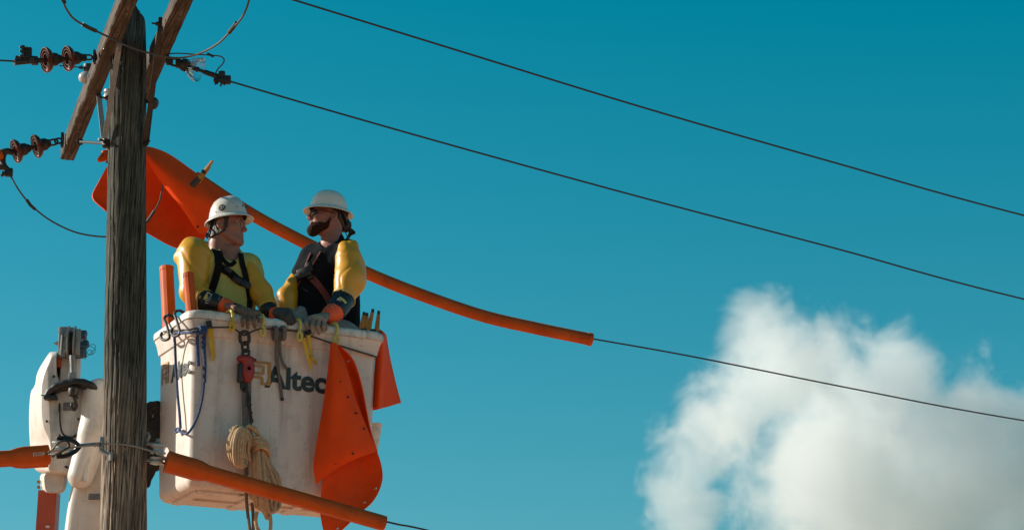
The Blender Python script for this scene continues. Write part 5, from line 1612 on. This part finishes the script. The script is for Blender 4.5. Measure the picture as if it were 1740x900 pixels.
def small_print(lines, c, ex, ey, parent, size):
    for i, (s, k) in enumerate(lines):
        if not s: continue
        textmesh(s, c - ey * (i * size * 1.05), ex, ey, size * k, M['print'], 'printed_text', parent, 0.0005)

def legs(P, hipL, hipR, feet, r=.085):
    d = None
    for h, f in ((hipL, feet[0]), (hipR, feet[1])):
        kn = tuple((np.array(h) + np.array(f)) / 2 + np.array((0.0, -.02, 0)))
        e = smin(caps(P, h, kn, r, r * .72), caps(P, kn, f, r * .72, r * .5), .02)
        e = smin(e, caps(P, f, tuple(np.array(f) + np.array((.04, -.09, -.03))), .045, .038), .02)
        d = e if d is None else smin(d, e, .03)
    return d

# ================================================= left worker
YA = 15.74
hA = W(386, 384.5, YA)
RA_ = rotm((math.cos(math.radians(14)), -math.sin(math.radians(14))), math.radians(-2))
SA = 1.09
neckA = W(391, 432, YA + .02)
headA, locA = head_obj(hA, RA_, SA, neckA, YA)
baseA = Vector((W(394, 600, YA).x, YA, FLOOR))
shR, shL = W(342, 440, YA - .09), W(426, 450, YA + .08)
hipA = Vector((baseA.x, YA + .02, W(390, 585, YA).z))
def torsoA(P):
    d = caps(P, W(358, 446, YA - .05), W(418, 452, YA + .05), .082, .082)
    d = smin(d, caps(P, W(371, 474, YA), W(376, 600, YA + .02), .112, .11), .06)
    d = smin(d, caps(P, W(410, 478, YA + .03), W(404, 600, YA + .03), .098, .10), .06)
    d = smin(d, caps(P, W(389, 428, YA + .01), W(390, 450, YA + .01), .072, .085), .03)
    return d
fA = [tuple(Vector((baseA.x - .10, YA + .03, FLOOR + .05))), tuple(Vector((baseA.x + .10, YA + .05, FLOOR + .05)))]
elR, elL = W(321, 505, YA - .22), W(447, 497, YA - .02)
wrR, wrL = FV(404, 526, -.02), FV(468, 531, -.02)
def bodyA(P):
    d = torsoA(P) + .012
    d = smin(d, chain(P, [(tuple(shR), .055), (tuple(W(325, 492, YA - .19)), .045), (tuple(W(345, 510, YA - .243)), .036), (tuple(W(376, 517, YA - .265)), .027), (tuple(FV(407, 526, -.045)), .020)], .01), .03)
    d = smin(d, chain(P, [(tuple(shL), .045), (tuple(W(442, 495, YA - .02)), .040), (tuple(W(456, 525, YA - .09)), .034), (tuple(W(466, 531, YA - .115)), .028), (tuple(FV(474, 532, -.01)), .020)], .01), .03)
    d = smin(d, legs(P, tuple(hipA + Vector((-.09, 0, 0))), tuple(hipA + Vector((.09, .01, 0))), fA), .05)
    return smin(d, headA(P), .02)
def body_mesh(fn, headfn, o, base, pts):
    """whole figure at a coarse step, head and neck again at a fine one (joined under the collar)"""
    lo, hi = bounds(pts, .16)
    hb = lambda P: smax(fn(P), (P[..., 2] - (o.z - .125)), .001)
    v1, f1 = skin(hb, lo, hi, .011)
    lo2, hi2 = bounds([o], .17); lo2[2] = o.z - .16; hi2[2] = o.z + .17
    v2, f2 = skin(lambda P: smax(headfn(P), -(P[..., 2] - (o.z - .150)), .001), lo2, hi2, .0034)
    return np.concatenate([v1, v2]), np.concatenate([f1, f2 + len(v1)])
pA = mk('person', body_mesh(bodyA, headA, hA, baseA, [Vector(fA[0]), Vector(fA[1]), elR, elL, shR, shL, wrR, wrL, hA]), M['skin_a'], base=baseA, smooth=180,
        label="worker in lime shirt, black harness and scuffed white helmet facing the right worker", cat="person", group="workers in the bucket")
# hair, eyes, mouth
def hairA(P):
    L = locA(P)
    d = face_field(L, 0) - .007 + .0016 * nz(L, 260, 1.0)
    reg = smax(L[..., 0] - (.030 - (L[..., 2] - .01) * -.25), -(L[..., 2] + .058 + L[..., 0] * -.35), .006)
    reg = smax(reg, -ell(L, (-.012, .085, -.008), (.030, .03, .042)), .006); reg = smax(reg, -ell(L, (-.012, -.085, -.008), (.030, .03, .042)), .006)
    reg = smin(reg, smax(np.abs(L[..., 0] - .020) - .010, np.abs(L[..., 2] - .004) - .028, .004), .004)   # sideburn
    reg = smax(reg, -(L[..., 2] + .10), .002)
    return smax(d, reg, .004) * SA
lo, hi = bounds([hA], .16); mk('hair', skin(hairA, lo, hi, .0036), M['hair_a'], pA, smooth=180)
def eyes(parent, o, R, S):
    for s in (-1, 1):
        g = G(); c = Vector(o) + R @ (Vector((.0845, s * .032, .004)) * S); g.sphere(c, .0108 * S, 8); e = mk('eye', g, M['eye'], parent)
        g = G(); g.lathe([(.0066 * S, -.0012), (.0055 * S, .0006), (.0, .0012)], c + R @ Vector((.0104 * S, 0, 0)), R @ Vector((1, 0, 0)), 14); mk('iris', g, M['iris'], e)
        g = G(); g.tube(crom([Vector(o) + R @ (Vector(q) * S) for q in ((.096, s * .016, .0215), (.0975, s * .030, .0245), (.088, s * .047, .0215))], 4), .0036, 7, scale=lambda t: 1.1 - .5 * t); mk('eyebrow', g, M['hair_a'], parent)
        g = G(); g.tube(crom([Vector(o) + R @ (Vector(q) * S) for q in ((.093, s * .020, .0070), (.0955, s * .032, .0100), (.088, s * .045, .0065))], 4), .0036, 7); mk('eyelid', g, M['skin_a'], parent)
eyes(pA, hA, RA_, SA)
g = G()
for z, x in ((-.0565, .0985), (-.0680, .0965)):
    g.tube(crom([hA + RA_ @ (Vector(q) * SA) for q in ((x - .010, -.021, z - .001), (x, -.008, z), (x, .008, z), (x - .010, .021, z - .001))], 4), .0042, 7, scale=lambda t: .5 + .7 * math.sin(PI * t))
mk('lips', g, M['lips'], pA)
# helmet
g, hcA, TA = helmet_geo(hA, RA_, SA, math.radians(-9), .049, .010, 1.0, .80, .30)
ho = mk('helmet', g, M['helmet'], pA, smooth=50)
g = G(); 
g.tube(crom([hcA + TA @ (Vector((.1035 * math.cos(a), .1035 * .86 * math.sin(a), -.004)) * SA) for a in np.linspace(0, 2 * PI, 33)[:-1]], 2, True), .0085, 7, closed=True)
mk('helmet_band', g, M['strap'], ho)
g = G(); g.tube(crom([hA + RA_ @ (Vector(q) * SA) for q in ((-.060, -.074, .030), (-.075, -.066, -.01), (-.090, -.045, -.035), (-.108, 0, -.045), (-.09, .045, -.035), (-.06, .074, .03))], 5), .006, 7)
g.box(hA + RA_ @ (Vector((-.112, 0, -.052)) * SA), (.014, .02, .016), RA_, .005)
g.tube(crom([hA + RA_ @ (Vector(q) * SA) for q in ((-.088, -.058, -.02), (-.072, -.072, -.045), (-.082, -.064, -.072), (-.1, -.04, -.07))], 5), .0055, 7)
mk('helmet_strap', g, M['strap'], ho)
def dome(P):
    L = ((P - np.array(hcA, dtype=np.float32)) @ np.array(TA, dtype=np.float32)) / SA
    return ell(L, (0, 0, 0), (.1150, .1150 * .86, .130)) * SA
def decal(px, py, r, mat, nm, sides=24, k=1.0):
    p, nn = hit(dome, px, py, YA - .5, YA + .2, .0005)
    g = G(); g.lathe([(r, -.003), (r, .0012), (r * .9, .0016)], p, nn, sides, k, 1.0)
    return mk(nm, g, mat, ho), p, nn
decal(377, 352.5, .0225, M['letter'], 'round_sticker'); decal(376.6, 352.2, .0165, M['print'], 'round_sticker'); 
p, nn = hit(dome, 376.6, 352.2, YA - .5, YA + .2, .0022)
g = G(); g.lathe([(.0125, 0), (.0125, .0012)], p, nn, 20, .8, 1); g.lathe([(.005, 0), (.005, .0014)], p + Vector((.002, 0, .006)), nn, 12); mk('round_sticker', g, M['letter'], ho)
p, nn = hit(dome, 376.4, 351.5, YA - .5, YA + .2, .0036)
g = G(); g.lathe([(.006, 0), (.006, .0008)], p, nn, 12, .8, 1.3); mk('round_sticker', g, M['print'], ho)
for x, y, sd in ((413, 349.5, 5), (416.5, 351.5, 6), (419, 352, 5)): decal(x, y, .0075, M['letter'], 'dark_sticker', sd, .8)
for x, y in ((366, 360), (403, 351)): decal(x, y, .0035, M['letter'], 'vent_hole', 8)

# shirt
def shirtA(P):
    d = torsoA(P) + .0035 * nz(P, 26, .4) + .0015 * nz(P, 70, 2.0)
    d = smin(d, caps(P, tuple(shR), tuple(shR.lerp(elR, .35)), .066, .06), .04)
    d = smin(d, caps(P, tuple(shL), tuple(shL.lerp(elL, .35)), .066, .06), .04)
    d = smax(d, -caps(P, W(393, 405, YA - .01), W(390, 437, YA - .035), .066, .060), .008)
    return smax(d, -(P[..., 2] - (hipA.z - .10)), .01)
lo, hi = bounds([W(335, 400, YA), W(440, 610, YA)], .12); lo[1] = YA - .3; hi[1] = YA + .3
mk('shirt', skin(shirtA, lo, hi, .006), M['lime'], pA, smooth=180)
def trousersA(P):
    d = caps(P, tuple(hipA + Vector((-.05, 0, .05))), tuple(hipA + Vector((.06, 0, .05))), .125, .125)
    return smin(d, legs(P, tuple(hipA + Vector((-.09, 0, 0))), tuple(hipA + Vector((.09, .01, 0))), fA, .098), .05)
lo, hi = bounds([Vector(fA[0]), Vector(fA[1]), hipA], .2); mk('trousers', skin(trousersA, lo, hi, .012), M['denim'], pA, smooth=180)
g = G()
ribbon(g, shirtA, [(368, 410), (373, 428), (379, 441), (389, 450), (397, 447), (401, 438), (401, 428)], YA - .5, YA + .3, .026, .006, 7); mk('collar', g, M['navy'], pA)
# harness
t_ = pA
g = G(); ribbon(g, shirtA, [(345, 414), (357, 420), (368, 430), (371, 448), (368, 468), (362, 488), (355, 510)], YA - .5, YA + .3, .046, .010, 7); mk('shoulder_strap', g, M['strap'], t_)
g = G(); ribbon(g, shirtA, [(408, 432), (411, 448), (416, 466), (420, 485), (423, 505), (423, 532)], YA - .5, YA + .4, .034, .010, 7); mk('shoulder_strap', g, M['strap'], t_)
g = G(); ribbon(g, shirtA, [(368, 452), (380, 458), (393, 466), (406, 477), (419, 483)], YA - .5, YA + .4, .050, .012, 7); mk('chest_strap', g, M['strap'], t_)
for x, y, s in ((403, 476, .03), (417, 484, .034), (385, 459, .026)):
    p, nn = hit(shirtA, x, y, YA - .5, YA + .4, .012); g = G(); g.box(p, (s, .014, s * .62), nn.to_track_quat('-Y', 'Z').to_matrix() @ Matrix.Rotation(.5, 3, 'Y'), .006); g.box(p + nn * .008, (s * .6, .012, s * .35), nn.to_track_quat('-Y', 'Z').to_matrix() @ Matrix.Rotation(.5, 3, 'Y'), .004); mk('buckle', g, M['black'], t_)
p, nn = hit(shirtA, 352, 417, YA - .5, YA + .3, .02); g = G(); g.sphere(p, .03, 8, (1.3, .7, .6)); g.sphere(p + Vector((.05, -.01, .012)), .026, 8, (1.4, .7, .6)); mk('shoulder_pad', g, M['strap'], t_)
# rubber sleeves
s0, s1, s2 = W(330, 436, YA - .12), W(327, 490, YA - .2), W(349, 509, YA - .245)
def sleeveAR(P):
    d = caps(P, s0, s1, .112, .078)
    d = smin(d, caps(P, W(327, 500, YA - .21), s2, .066, .068), .06)
    d = smin(d, caps(P, W(326, 417, YA - .12), W(338, 420, YA - .10), .050, .048), .04)
    d = smin(d, caps(P, W(304, 438, YA - .12), W(321, 414, YA - .12), .034, .030), .03)
    d = d + .0035 * np.clip(1 - np.abs(nz(P, 8, 1.2 + 1)) / .16, 0, 1) + .002 * nz(P, 15, 1.2) + .0006 * nz(P, 44, .3)
    d = smax(d, -caps(P, W(338, 497, YA - .36), W(352, 490, YA - .30), .030, .022), .03)
    d = smax(d, -caps(P, W(352, 404, YA + .02), W(375, 470, YA + .03), .055, .075), .012)
    ax_ = (s2 - s1).normalized()
    c = np.array(s2, dtype=np.float32); dd = (P - c) @ np.array((ax_ * .9 + Vector((.25, 0, -.1))).normalized(), dtype=np.float32)
    return smax(d, dd - .004, .006)
lo, hi = bounds([s0, s1, s2, W(326, 400, YA)], .16); mk('rubber_sleeve', skin(sleeveAR, lo, hi, .0062), M['sleeve'], pA, smooth=180)
l0, l1, l2 = W(419, 452, YA + .02), W(444, 497, YA - .03), W(455, 521, YA - .09)
def sleeveAL(P):
    d = smin(caps(P, l0, l1, .056, .068), caps(P, l1, l2, .068, .060), .03)
    d = d + .0035 * np.clip(1 - np.abs(nz(P, 9, 2.2 + 1)) / .16, 0, 1) + .002 * nz(P, 16, 2.2) + .0006 * nz(P, 44, 1.3)
    d = smax(d, -caps(P, W(404, 432, YA + .02), W(409, 520, YA - .0), .055, .062), .01)
    ax_ = (l2 - l1).normalized()
    dd = (P - np.array(l2, dtype=np.float32)) @ np.array(ax_, dtype=np.float32)
    return smax(d, dd - .01, .006)
lo, hi = bounds([l0, l1, l2], .14); mk('rubber_sleeve', skin(sleeveAL, lo, hi, .0062), M['sleeve'], pA, smooth=180)
# gloves: black outer cuff, orange inner, leather over the hand
co = cuff('glove_cuff', [W(340, 509, YA - .24), W(356, 511, YA - .25), W(376, 517, YA - .265)], [.064, .064, .047], M['cuff'], pA, rim=M['sleeve_rim'])
cuff('inner_cuff', [W(373, 516, YA - .262), W(385, 519, YA - .268), W(400, 523, YA - .27)], [.0475, .045, .030], M['orangecuff'], pA)
ex = (W(348, 517, YA - .31) - W(356, 497, YA - .29)).normalized(); ey = (W(348, 497, YA - .31) - W(364, 501, YA - .31)).normalized()
ey = (ey - ex * ey.dot(ex)).normalized()
g = G(); a_, b_2 = W(354.5, 496.5, YA - .297), W(347.5, 508.5, YA - .318)
g.sweep([a_, a_.lerp(b_2, .5) - Vector((0, .002, 0)), b_2], [(-.009, -.003), (.009, -.003), (.009, .003), (-.009, .003)], up=(0, -1, 0)); mk('size_tag', g, M['paleyellow'], co)
small_print([("LLOTT", 1), ("", .5), ("- --", .8), ("-- -", .8)], W(360.5, 499, YA - .305), ex, ey, co, .026)
kn = [FV(416, 533, -.080), FV(424, 533, -.090), FV(432, 532, -.090), FV(438, 531, -.082)]
md = [FV(412, 544, -.112), FV(421, 546, -.118), FV(431, 545, -.118), FV(439, 540, -.110)]
tp = [FV(412.5, 553, -.104), FV(421, 556, -.108), FV(433, 555, -.108), FV(441, 546, -.100)]
g = G(); g.tube([W(398, 522, YA - .268), FV(408, 526, -.045)], .030, 18); mk('knit_wrist', g, M['strap'], pA)
hand_obj('leather_glove', FV(407, 526, -.045), kn, md, tp, [FV(412, 529, -.05), FV(424, 533, -.03), FV(434, 536, -.02)], M['leather'], pA, .0225, .0124)
# other arm
co = cuff('glove_cuff', [W(454, 522, YA - .085), W(457, 526, YA - .10), W(462, 530, YA - .11)], [.056, .055, .046], M['cuff'], pA, rim=M['sleeve_rim'])
cuff('inner_cuff', [W(460, 530, YA - .11), W(468, 531, YA - .115), W(474, 531.5, YA - .12)], [.041, .039, .034], M['orangecuff'], pA)
kn = [FV(489, 529, -.03), FV(490, 533, -.045), FV(489, 537, -.055), FV(486, 540, -.055)]
md = [FV(497, 537, -.05), FV(497, 541, -.062), FV(495, 544, -.068), FV(491, 546, -.068)]
tp = [FV(500, 547, -.06), FV(498, 549, -.068), FV(495, 550, -.07), FV(490, 550, -.068)]
hand_obj('leather_glove', FV(474, 532, -.01), kn, md, tp, [FV(478, 536, -.04), FV(485, 543, -.06), FV(492, 546, -.06)], M['darkleather'], pA, .031, .0130)

# ================================================= right worker
YB_ = 16.02
hB = W(557, 370.5, YB_)
RB_ = rotm((-math.cos(math.radians(20)), -math.sin(math.radians(20))), math.radians(8))
SB = 1.10
neckB = W(566, 420, YB_ + .02)
headB, locB = head_obj(hB, RB_, SB, neckB, YB_)
baseB = Vector((W(560, 600, YB_).x, YB_, FLOOR))
shRB, shLB = W(526, 440, YB_ + .09), W(592, 434, YB_ - .10)
hipB = Vector((baseB.x, YB_ + .02, W(560, 580, YB_).z))
def torsoB(P):
    d = caps(P, W(533, 436, YB_ + .06), W(585, 434, YB_ - .05), .086, .090)
    d = smin(d, caps(P, W(533, 470, YB_ + .01), W(532, 600, YB_ + .01), .122, .125), .06)
    d = smin(d, caps(P, W(579, 465, YB_ + .02), W(580, 600, YB_ + .05), .122, .122), .06)
    d = smin(d, caps(P, W(566, 410, YB_ + .02), W(562, 434, YB_ + .01), .074, .09), .04)
    return d
fB = [tuple(Vector((baseB.x - .10, YB_ + .0, FLOOR + .05))), tuple(Vector((baseB.x + .10, YB_ + .03, FLOOR + .05)))]
elRB, elLB = W(484, 510, YB_ - .12), W(598, 482, YB_ - .14)
wrRB, wrLB = FV(496, 533, .05), FV(556, 541, -.02)
def bodyB(P):
    d = torsoB(P) + .012
    d = smin(d, chain(P, [(tuple(shRB), .045), (tuple(W(491, 502, YB_ - .05)), .040), (tuple(W(490, 530, YB_ - .09)), .032), (tuple(FV(497, 533, .07)), .020)], .01), .03)
    d = smin(d, chain(P, [(tuple(shLB), .055), (tuple(W(595, 476, YB_ - .15)), .045), (tuple(W(584, 507, YB_ - .205)), .040), (tuple(W(569, 530, YB_ - .29)), .030), (tuple(FV(551, 539, -.045)), .020)], .01), .03)
    d = smin(d, legs(P, tuple(hipB + Vector((-.09, 0, 0))), tuple(hipB + Vector((.09, .01, 0))), fB), .05)
    return smin(d, headB(P), .02)
pB = mk('person', body_mesh(bodyB, headB, hB, baseB, [Vector(fB[0]), Vector(fB[1]), elRB, elLB, shRB, shLB, wrRB, wrLB, hB]), M['skin_b'], base=baseB, smooth=180,
        label="bearded worker in black shirt, sunglasses and clean white helmet facing the left worker", cat="person", group="workers in the bucket")
def beardB(P):
    L = locB(P)
    x, y, z = L[..., 0], np.abs(L[..., 1]), L[..., 2]
    d = face_field(L, 0) - .0028 - .0030 * np.clip((x - .05) / .04, 0, 1) * np.clip((-z - .07) / .03, 0, 1) + .0022 * nz(L, 300, 1.0)
    top = -.053 + np.clip((.030 - x) / .03, 0, 1) ** 1.4 * .040 + .003 * nz(L, 420, 3.0)     # cheek line climbs to the ear
    reg = z - top
    reg = smax(reg, -(x + .001), .004)
    reg = smax(reg, -caps(L, (.112, -.011, -.0615), (.112, .011, -.0615), .012, .012), .004)
    reg = smax(reg, -(z + .080 + .78 * x + .003 * nz(L, 380, 5.0)), .005)
    d = smin(d, ell(L, (.060, 0, -.107), (.030, .038, .018)) + .0022 * nz(L, 300, 1.0), .02)
    return smax(d, reg, .006) * SB
lo, hi = bounds([hB], .17); mk('beard', skin(beardB, lo, hi, .0036), M['beard'], pB, smooth=180)
def hairB(P):
    L = locB(P)
    d = face_field(L, 0) - .008 + .002 * nz(L, 260, 1.0)
    reg = smax(L[..., 0] - .022, -(L[..., 2] + .020 + (L[..., 0] + .06) * -.8), .006)
    for s in (-1, 1): reg = smax(reg, -ell(L, (-.014, s * .085, -.008), (.030, .03, .040)), .006)
    d = smax(d, reg, .004)
    d = smin(d, ell(L, (-.118, 0, -.02), (.030, .032, .040)) + .004 * nz(L, 200, 2.0), .012)
    return d * SB
mk('hair', skin(hairB, lo, hi, .0036), M['hair_b'], pB, smooth=180)
g = G()
for k in range(9):
    q = [(-.135 + .004 * k, -.02 + .005 * k, -.02), (-.146 - .003 * k, -.02 + .006 * k, -.055), (-.136 - .004 * (k % 3), -.02 + .006 * k, -.085), (-.125 - .007 * (k % 4), -.02 + .004 * k, -.108 - .004 * (k % 5))]
    g.tube(crom([hB + RB_ @ (Vector(p) * SB) for p in q], 4), .0040, 6, scale=lambda t: 1.2 - .8 * t)
g.tube(crom([hB + RB_ @ (Vector(p) * SB) for p in ((-.10, .03, -.04), (-.118, .035, -.085), (-.138, .03, -.100), (-.146, .02, -.085))], 5), .0028, 6)
mk('hair_lock', g, M['hair_b'], pB)
g = G(); 
for z, x in ((-.0565, .0985), (-.0680, .0965)):
    g.tube(crom([hB + RB_ @ (Vector(q) * SB) for q in ((x - .010, -.021, z - .001), (x, -.008, z), (x, .008, z), (x - .010, .021, z - .001))], 4), .0042, 7, scale=lambda t: .5 + .7 * math.sin(PI * t))
mk('lips', g, M['lips'], pB)
g, hcB, TB = helmet_geo(hB, RB_, SB, math.radians(4), .051, .004, .93, 1.0, .05)
ho = mk('helmet', g, M['helmet2'], pB, smooth=50)
g = G(); g.tube(crom([hcB + TB @ (Vector((.1035 * math.cos(a), .1035 * .86 * math.sin(a), -.006)) * SB) for a in np.linspace(0, 2 * PI, 33)[:-1]], 2, True), .0095, 7, closed=True); mk('helmet_band', g, M['strap'], ho)
g = G(); g.tube(crom([hB + RB_ @ (Vector(q) * SB) for q in ((-.05, -.080, .035), (-.085, -.066, .00), (-.108, -.03, -.025), (-.112, 0, -.03), (-.108, .03, -.025), (-.085, .066, 0), (-.05, .08, .035))], 5), .007, 7); mk('helmet_strap', g, M['strap'], ho)
# sunglasses
t_ = None
gl = G()
for s in (-1, 1):
    rings = []
    for (k, dx) in ((.25, .004), (.7, .003), (1.0, 0), (1.0, -.004), (.3, -.003)):
        rg = []
        for i in range(20):
            a = 2 * PI * i / 20
            yy = s * .033 + .027 * k * math.copysign(abs(math.cos(a)) ** .8, math.cos(a)); zz = .004 + .0175 * k * math.copysign(abs(math.sin(a)) ** .8, math.sin(a))
            xx = .107 - 5.5 * yy * yy + dx
            rg.append(hB + RB_ @ (Vector((xx, yy, zz)) * SB))
        rings.append(rg)
    gl.loft(rings)
sg = mk('sunglasses', gl, M['lens'], pB)
g = G(); g.tube(crom([hB + RB_ @ (Vector(p) * SB) for p in ((.104, -.010, .012), (.109, 0, .014), (.104, .010, .012))], 4), .003, 7); mk('bridge', g, M['black'], sg)
for s in (-1, 1):
    g = G(); g.tube(crom([hB + RB_ @ (Vector(p) * SB) for p in ((.088, s * .060, .013), (.06, s * .075, .013), (.01, s * .084, .011), (-.018, s * .087, .008), (-.03, s * .082, -.008))], 5), .0034, 7); mk('temple', g, M['black'], sg)
# shirt
def shirtB(P):
    d = torsoB(P) + .004 * nz(P, 24, 1.4) + .0016 * nz(P, 66, .7)
    d = smin(d, caps(P, tuple(shRB), tuple(shRB.lerp(elRB, .35)), .066, .06), .04)
    d = smin(d, caps(P, tuple(shLB), tuple(shLB.lerp(elLB, .35)), .066, .06), .04)
    d = smax(d, -caps(P, W(562, 390, YB_ - .01), W(559, 424, YB_ - .03), .064, .056), .008)
    return smax(d, -(P[..., 2] - (hipB.z - .06)), .01)
lo, hi = bounds([W(510, 400, YB_), W(610, 600, YB_)], .13); lo[1] = YB_ - .3; hi[1] = YB_ + .3
mk('shirt', skin(shirtB, lo, hi, .006), M['navy'], pB, smooth=180)
def trousersB(P):
    d = caps(P, tuple(hipB + Vector((-.07, -.03, .05))), tuple(hipB + Vector((.06, 0, .05))), .135, .128)
    d = smin(d, caps(P, W(511, 530, YB_ - .10), W(518, 600, YB_ - .08), .040, .065), .03) + .003 * nz(P, 50, 1.0)
    return smin(d, legs(P, tuple(hipB + Vector((-.09, 0, 0))), tuple(hipB + Vector((.09, .01, 0))), fB, .098), .05)
lo, hi = bounds([Vector(fB[0]), Vector(fB[1]), hipB, W(516, 520, YB_ - .1)], .2); mk('trousers', skin(trousersB, lo, hi, .010), M['denim'], pB, smooth=180)
# harness and radio
g = G(); ribbon(g, shirtB, [(523, 466), (535, 478), (546, 492), (556, 506), (562, 516)], YB_ - .5, YB_ + .3, .044, .008, 7); mk('chest_strap', g, M['redstrap'], pB)
g = G(); ribbon(g, shirtB, [(528, 431), (521, 447), (518, 458)], YB_ - .5, YB_ + .4, .010, .006, 7); ribbon(g, shirtB, [(545, 428), (536, 442), (528, 455)], YB_ - .5, YB_ + .3, .010, .006, 7); ribbon(g, shirtB, [(512, 474), (507, 486), (505, 500)], YB_ - .5, YB_ + .4, .008, .006, 6); mk('chest_strap', g, M['redstrap'], pB)
p, nn = hit(shirtB, 520, 465, YB_ - .5, YB_ + .4, .02); Rr = nn.to_track_quat('-Y', 'Z').to_matrix() @ Matrix.Rotation(-.3, 3, 'Y')
g = G(); g.box(p, (.045, .03, .032), Rr, .008); g.box(p + Vector((.03, -.015, .035)), (.018, .018, .03), Rr, .006); g.box(p + Vector((-.03, .0, -.02)), (.026, .022, .02), Rr, .006); g.box(p + Vector((.035, -.01, -.03)), (.018, .014, .014), Rr, .004); mk('chest_radio', g, M['black'], pB)
p, nn = hit(shirtB, 591, 407, YB_ - .5, YB_ + .3, .01); g = G(); g.sphere(p + Vector((-.01, 0, -.01)), .03, 8, (1.4, 1, .4)); mk('shoulder_pad', g, M['strap'], pB)
# sleeves
b0, b1, b2 = W(592, 440, YB_ - .11), W(595, 476, YB_ - .15), W(582, 512, YB_ - .22)
def sleeveBL(P):
    d = smin(caps(P, b0, b1, .088, .088), caps(P, b1, b2, .086, .068), .07)
    d = smin(d, caps(P, W(585, 419, YB_ - .11), W(600, 416, YB_ - .10), .036, .032), .05)
    d = smax(d, -caps(P, W(570, 478, YB_ - .30), W(580, 482, YB_ - .30), .030, .020), .03)
    d = smin(d, caps(P, W(608, 455, YB_ - .06), W(607, 478, YB_ - .09), .048, .043), .06)
    d = d + .0035 * np.clip(1 - np.abs(nz(P, 9, .2 + 1)) / .16, 0, 1) + .002 * nz(P, 16, .2) + .0006 * nz(P, 44, 1.0)
    ax_ = (b2 - b1).normalized()
    dd = (P - np.array(b2, dtype=np.float32)) @ np.array(ax_, dtype=np.float32)
    return smax(d, dd - .004, .006)
lo, hi = bounds([b0, b1, b2, W(598, 405, YB_ - .1)], .15); mk('rubber_sleeve', skin(sleeveBL, lo, hi, .0062), M['sleeve'], pB, smooth=180)
r0, r1, r2 = W(512, 462, YB_ + .06), W(488, 505, YB_ - .06), W(490, 545, YB_ - .10)
def sleeveBR(P):
    d = smin(caps(P, r0, r1, .052, .062), caps(P, r1, r2, .066, .055), .03)
    d = smin(d, caps(P, W(480, 520, YB_ - .08), W(484, 540, YB_ - .1), .035, .03), .03)
    return d + .005 * nz(P, 15, 3.2) + .002 * nz(P, 40, 1.0)
lo, hi = bounds([r0, r1, r2], .13); mk('rubber_sleeve', skin(sleeveBR, lo, hi, .0062), M['sleeve'], pB, smooth=180)
# gloves
c0, c1, c2 = W(584, 507, YB_ - .205), W(569, 530, YB_ - .29), W(552, 541, YB_ - .335)
co = cuff('glove_cuff', [c0, c0.lerp(c1, .5), c1], [.074, .073, .066], M['cuff'], pB, rim=M['sleeve_rim'])
cuff('inner_cuff', [c1 - (c1 - c0) * .08, c1.lerp(c2, .5), c2], [.0655, .060, .044], M['orangecuff'], pB)
ex = (W(588, 521, YB_ - .3) - W(574, 508, YB_ - .32)).normalized(); ey = (W(586, 502, YB_ - .28) - W(577, 515, YB_ - .31)).normalized(); ey = (ey - ex * ey.dot(ex)).normalized()
ez = ex.cross(ey)
def cuffB(P): return caps(P, c0, c1, .074, .066)
pp = [hit(cuffB, x, y, YB_ - .7, YB_, .002)[0] for x, y in ((576.5, 505.5), (582, 509), (587.5, 515))]
g = G(); g.sweep(pp, [(-.009, -.002), (.009, -.002), (.009, .002), (-.009, .002)], up=ez if ez.y < 0 else -ez); mk('size_tag', g, M['paleyellow'], co)
p0_, _ = hit(cuffB, 572.5, 509.5, YB_ - .7, YB_, .008)
small_print([("gosb", 1.25), ("", .6), ("- --", .8), ("-- -", .8)], p0_ - ez * (.004 if ez.y > 0 else -.004), ex, ey, co, .024)
kn = [FV(528, 541, -.070), FV(534, 539, -.088), FV(542, 540, -.095), FV(550, 543, -.092)]
md = [FV(521, 549, -.090), FV(530, 553, -.120), FV(540, 555, -.125), FV(550, 554, -.118)]
tp = [FV(524, 557, -.092), FV(532, 566, -.104), FV(542, 566, -.108), FV(549, 561, -.100)]
hand_obj('leather_glove', FV(551, 539, -.045), kn, md, tp, [FV(547, 547, -.06), FV(552, 553, -.075), FV(553, 559, -.08)], M['greyleather'], pB, .0255, .0134)
kn = [FV(506, 531, .05), FV(508, 535, .045), FV(508, 538, .04), FV(507, 541, .035)]
md = [k_ + Vector((.02, -.01, -.03)) for k_ in kn]; tp = [k_ + Vector((.0, -.01, -.05)) for k_ in md]
hand_obj('leather_glove', FV(497, 533, .07), kn, md, tp, [FV(498, 538, .04), FV(503, 545, .03), FV(506, 549, .03)], M['greyleather'], pB, .024, .0125)
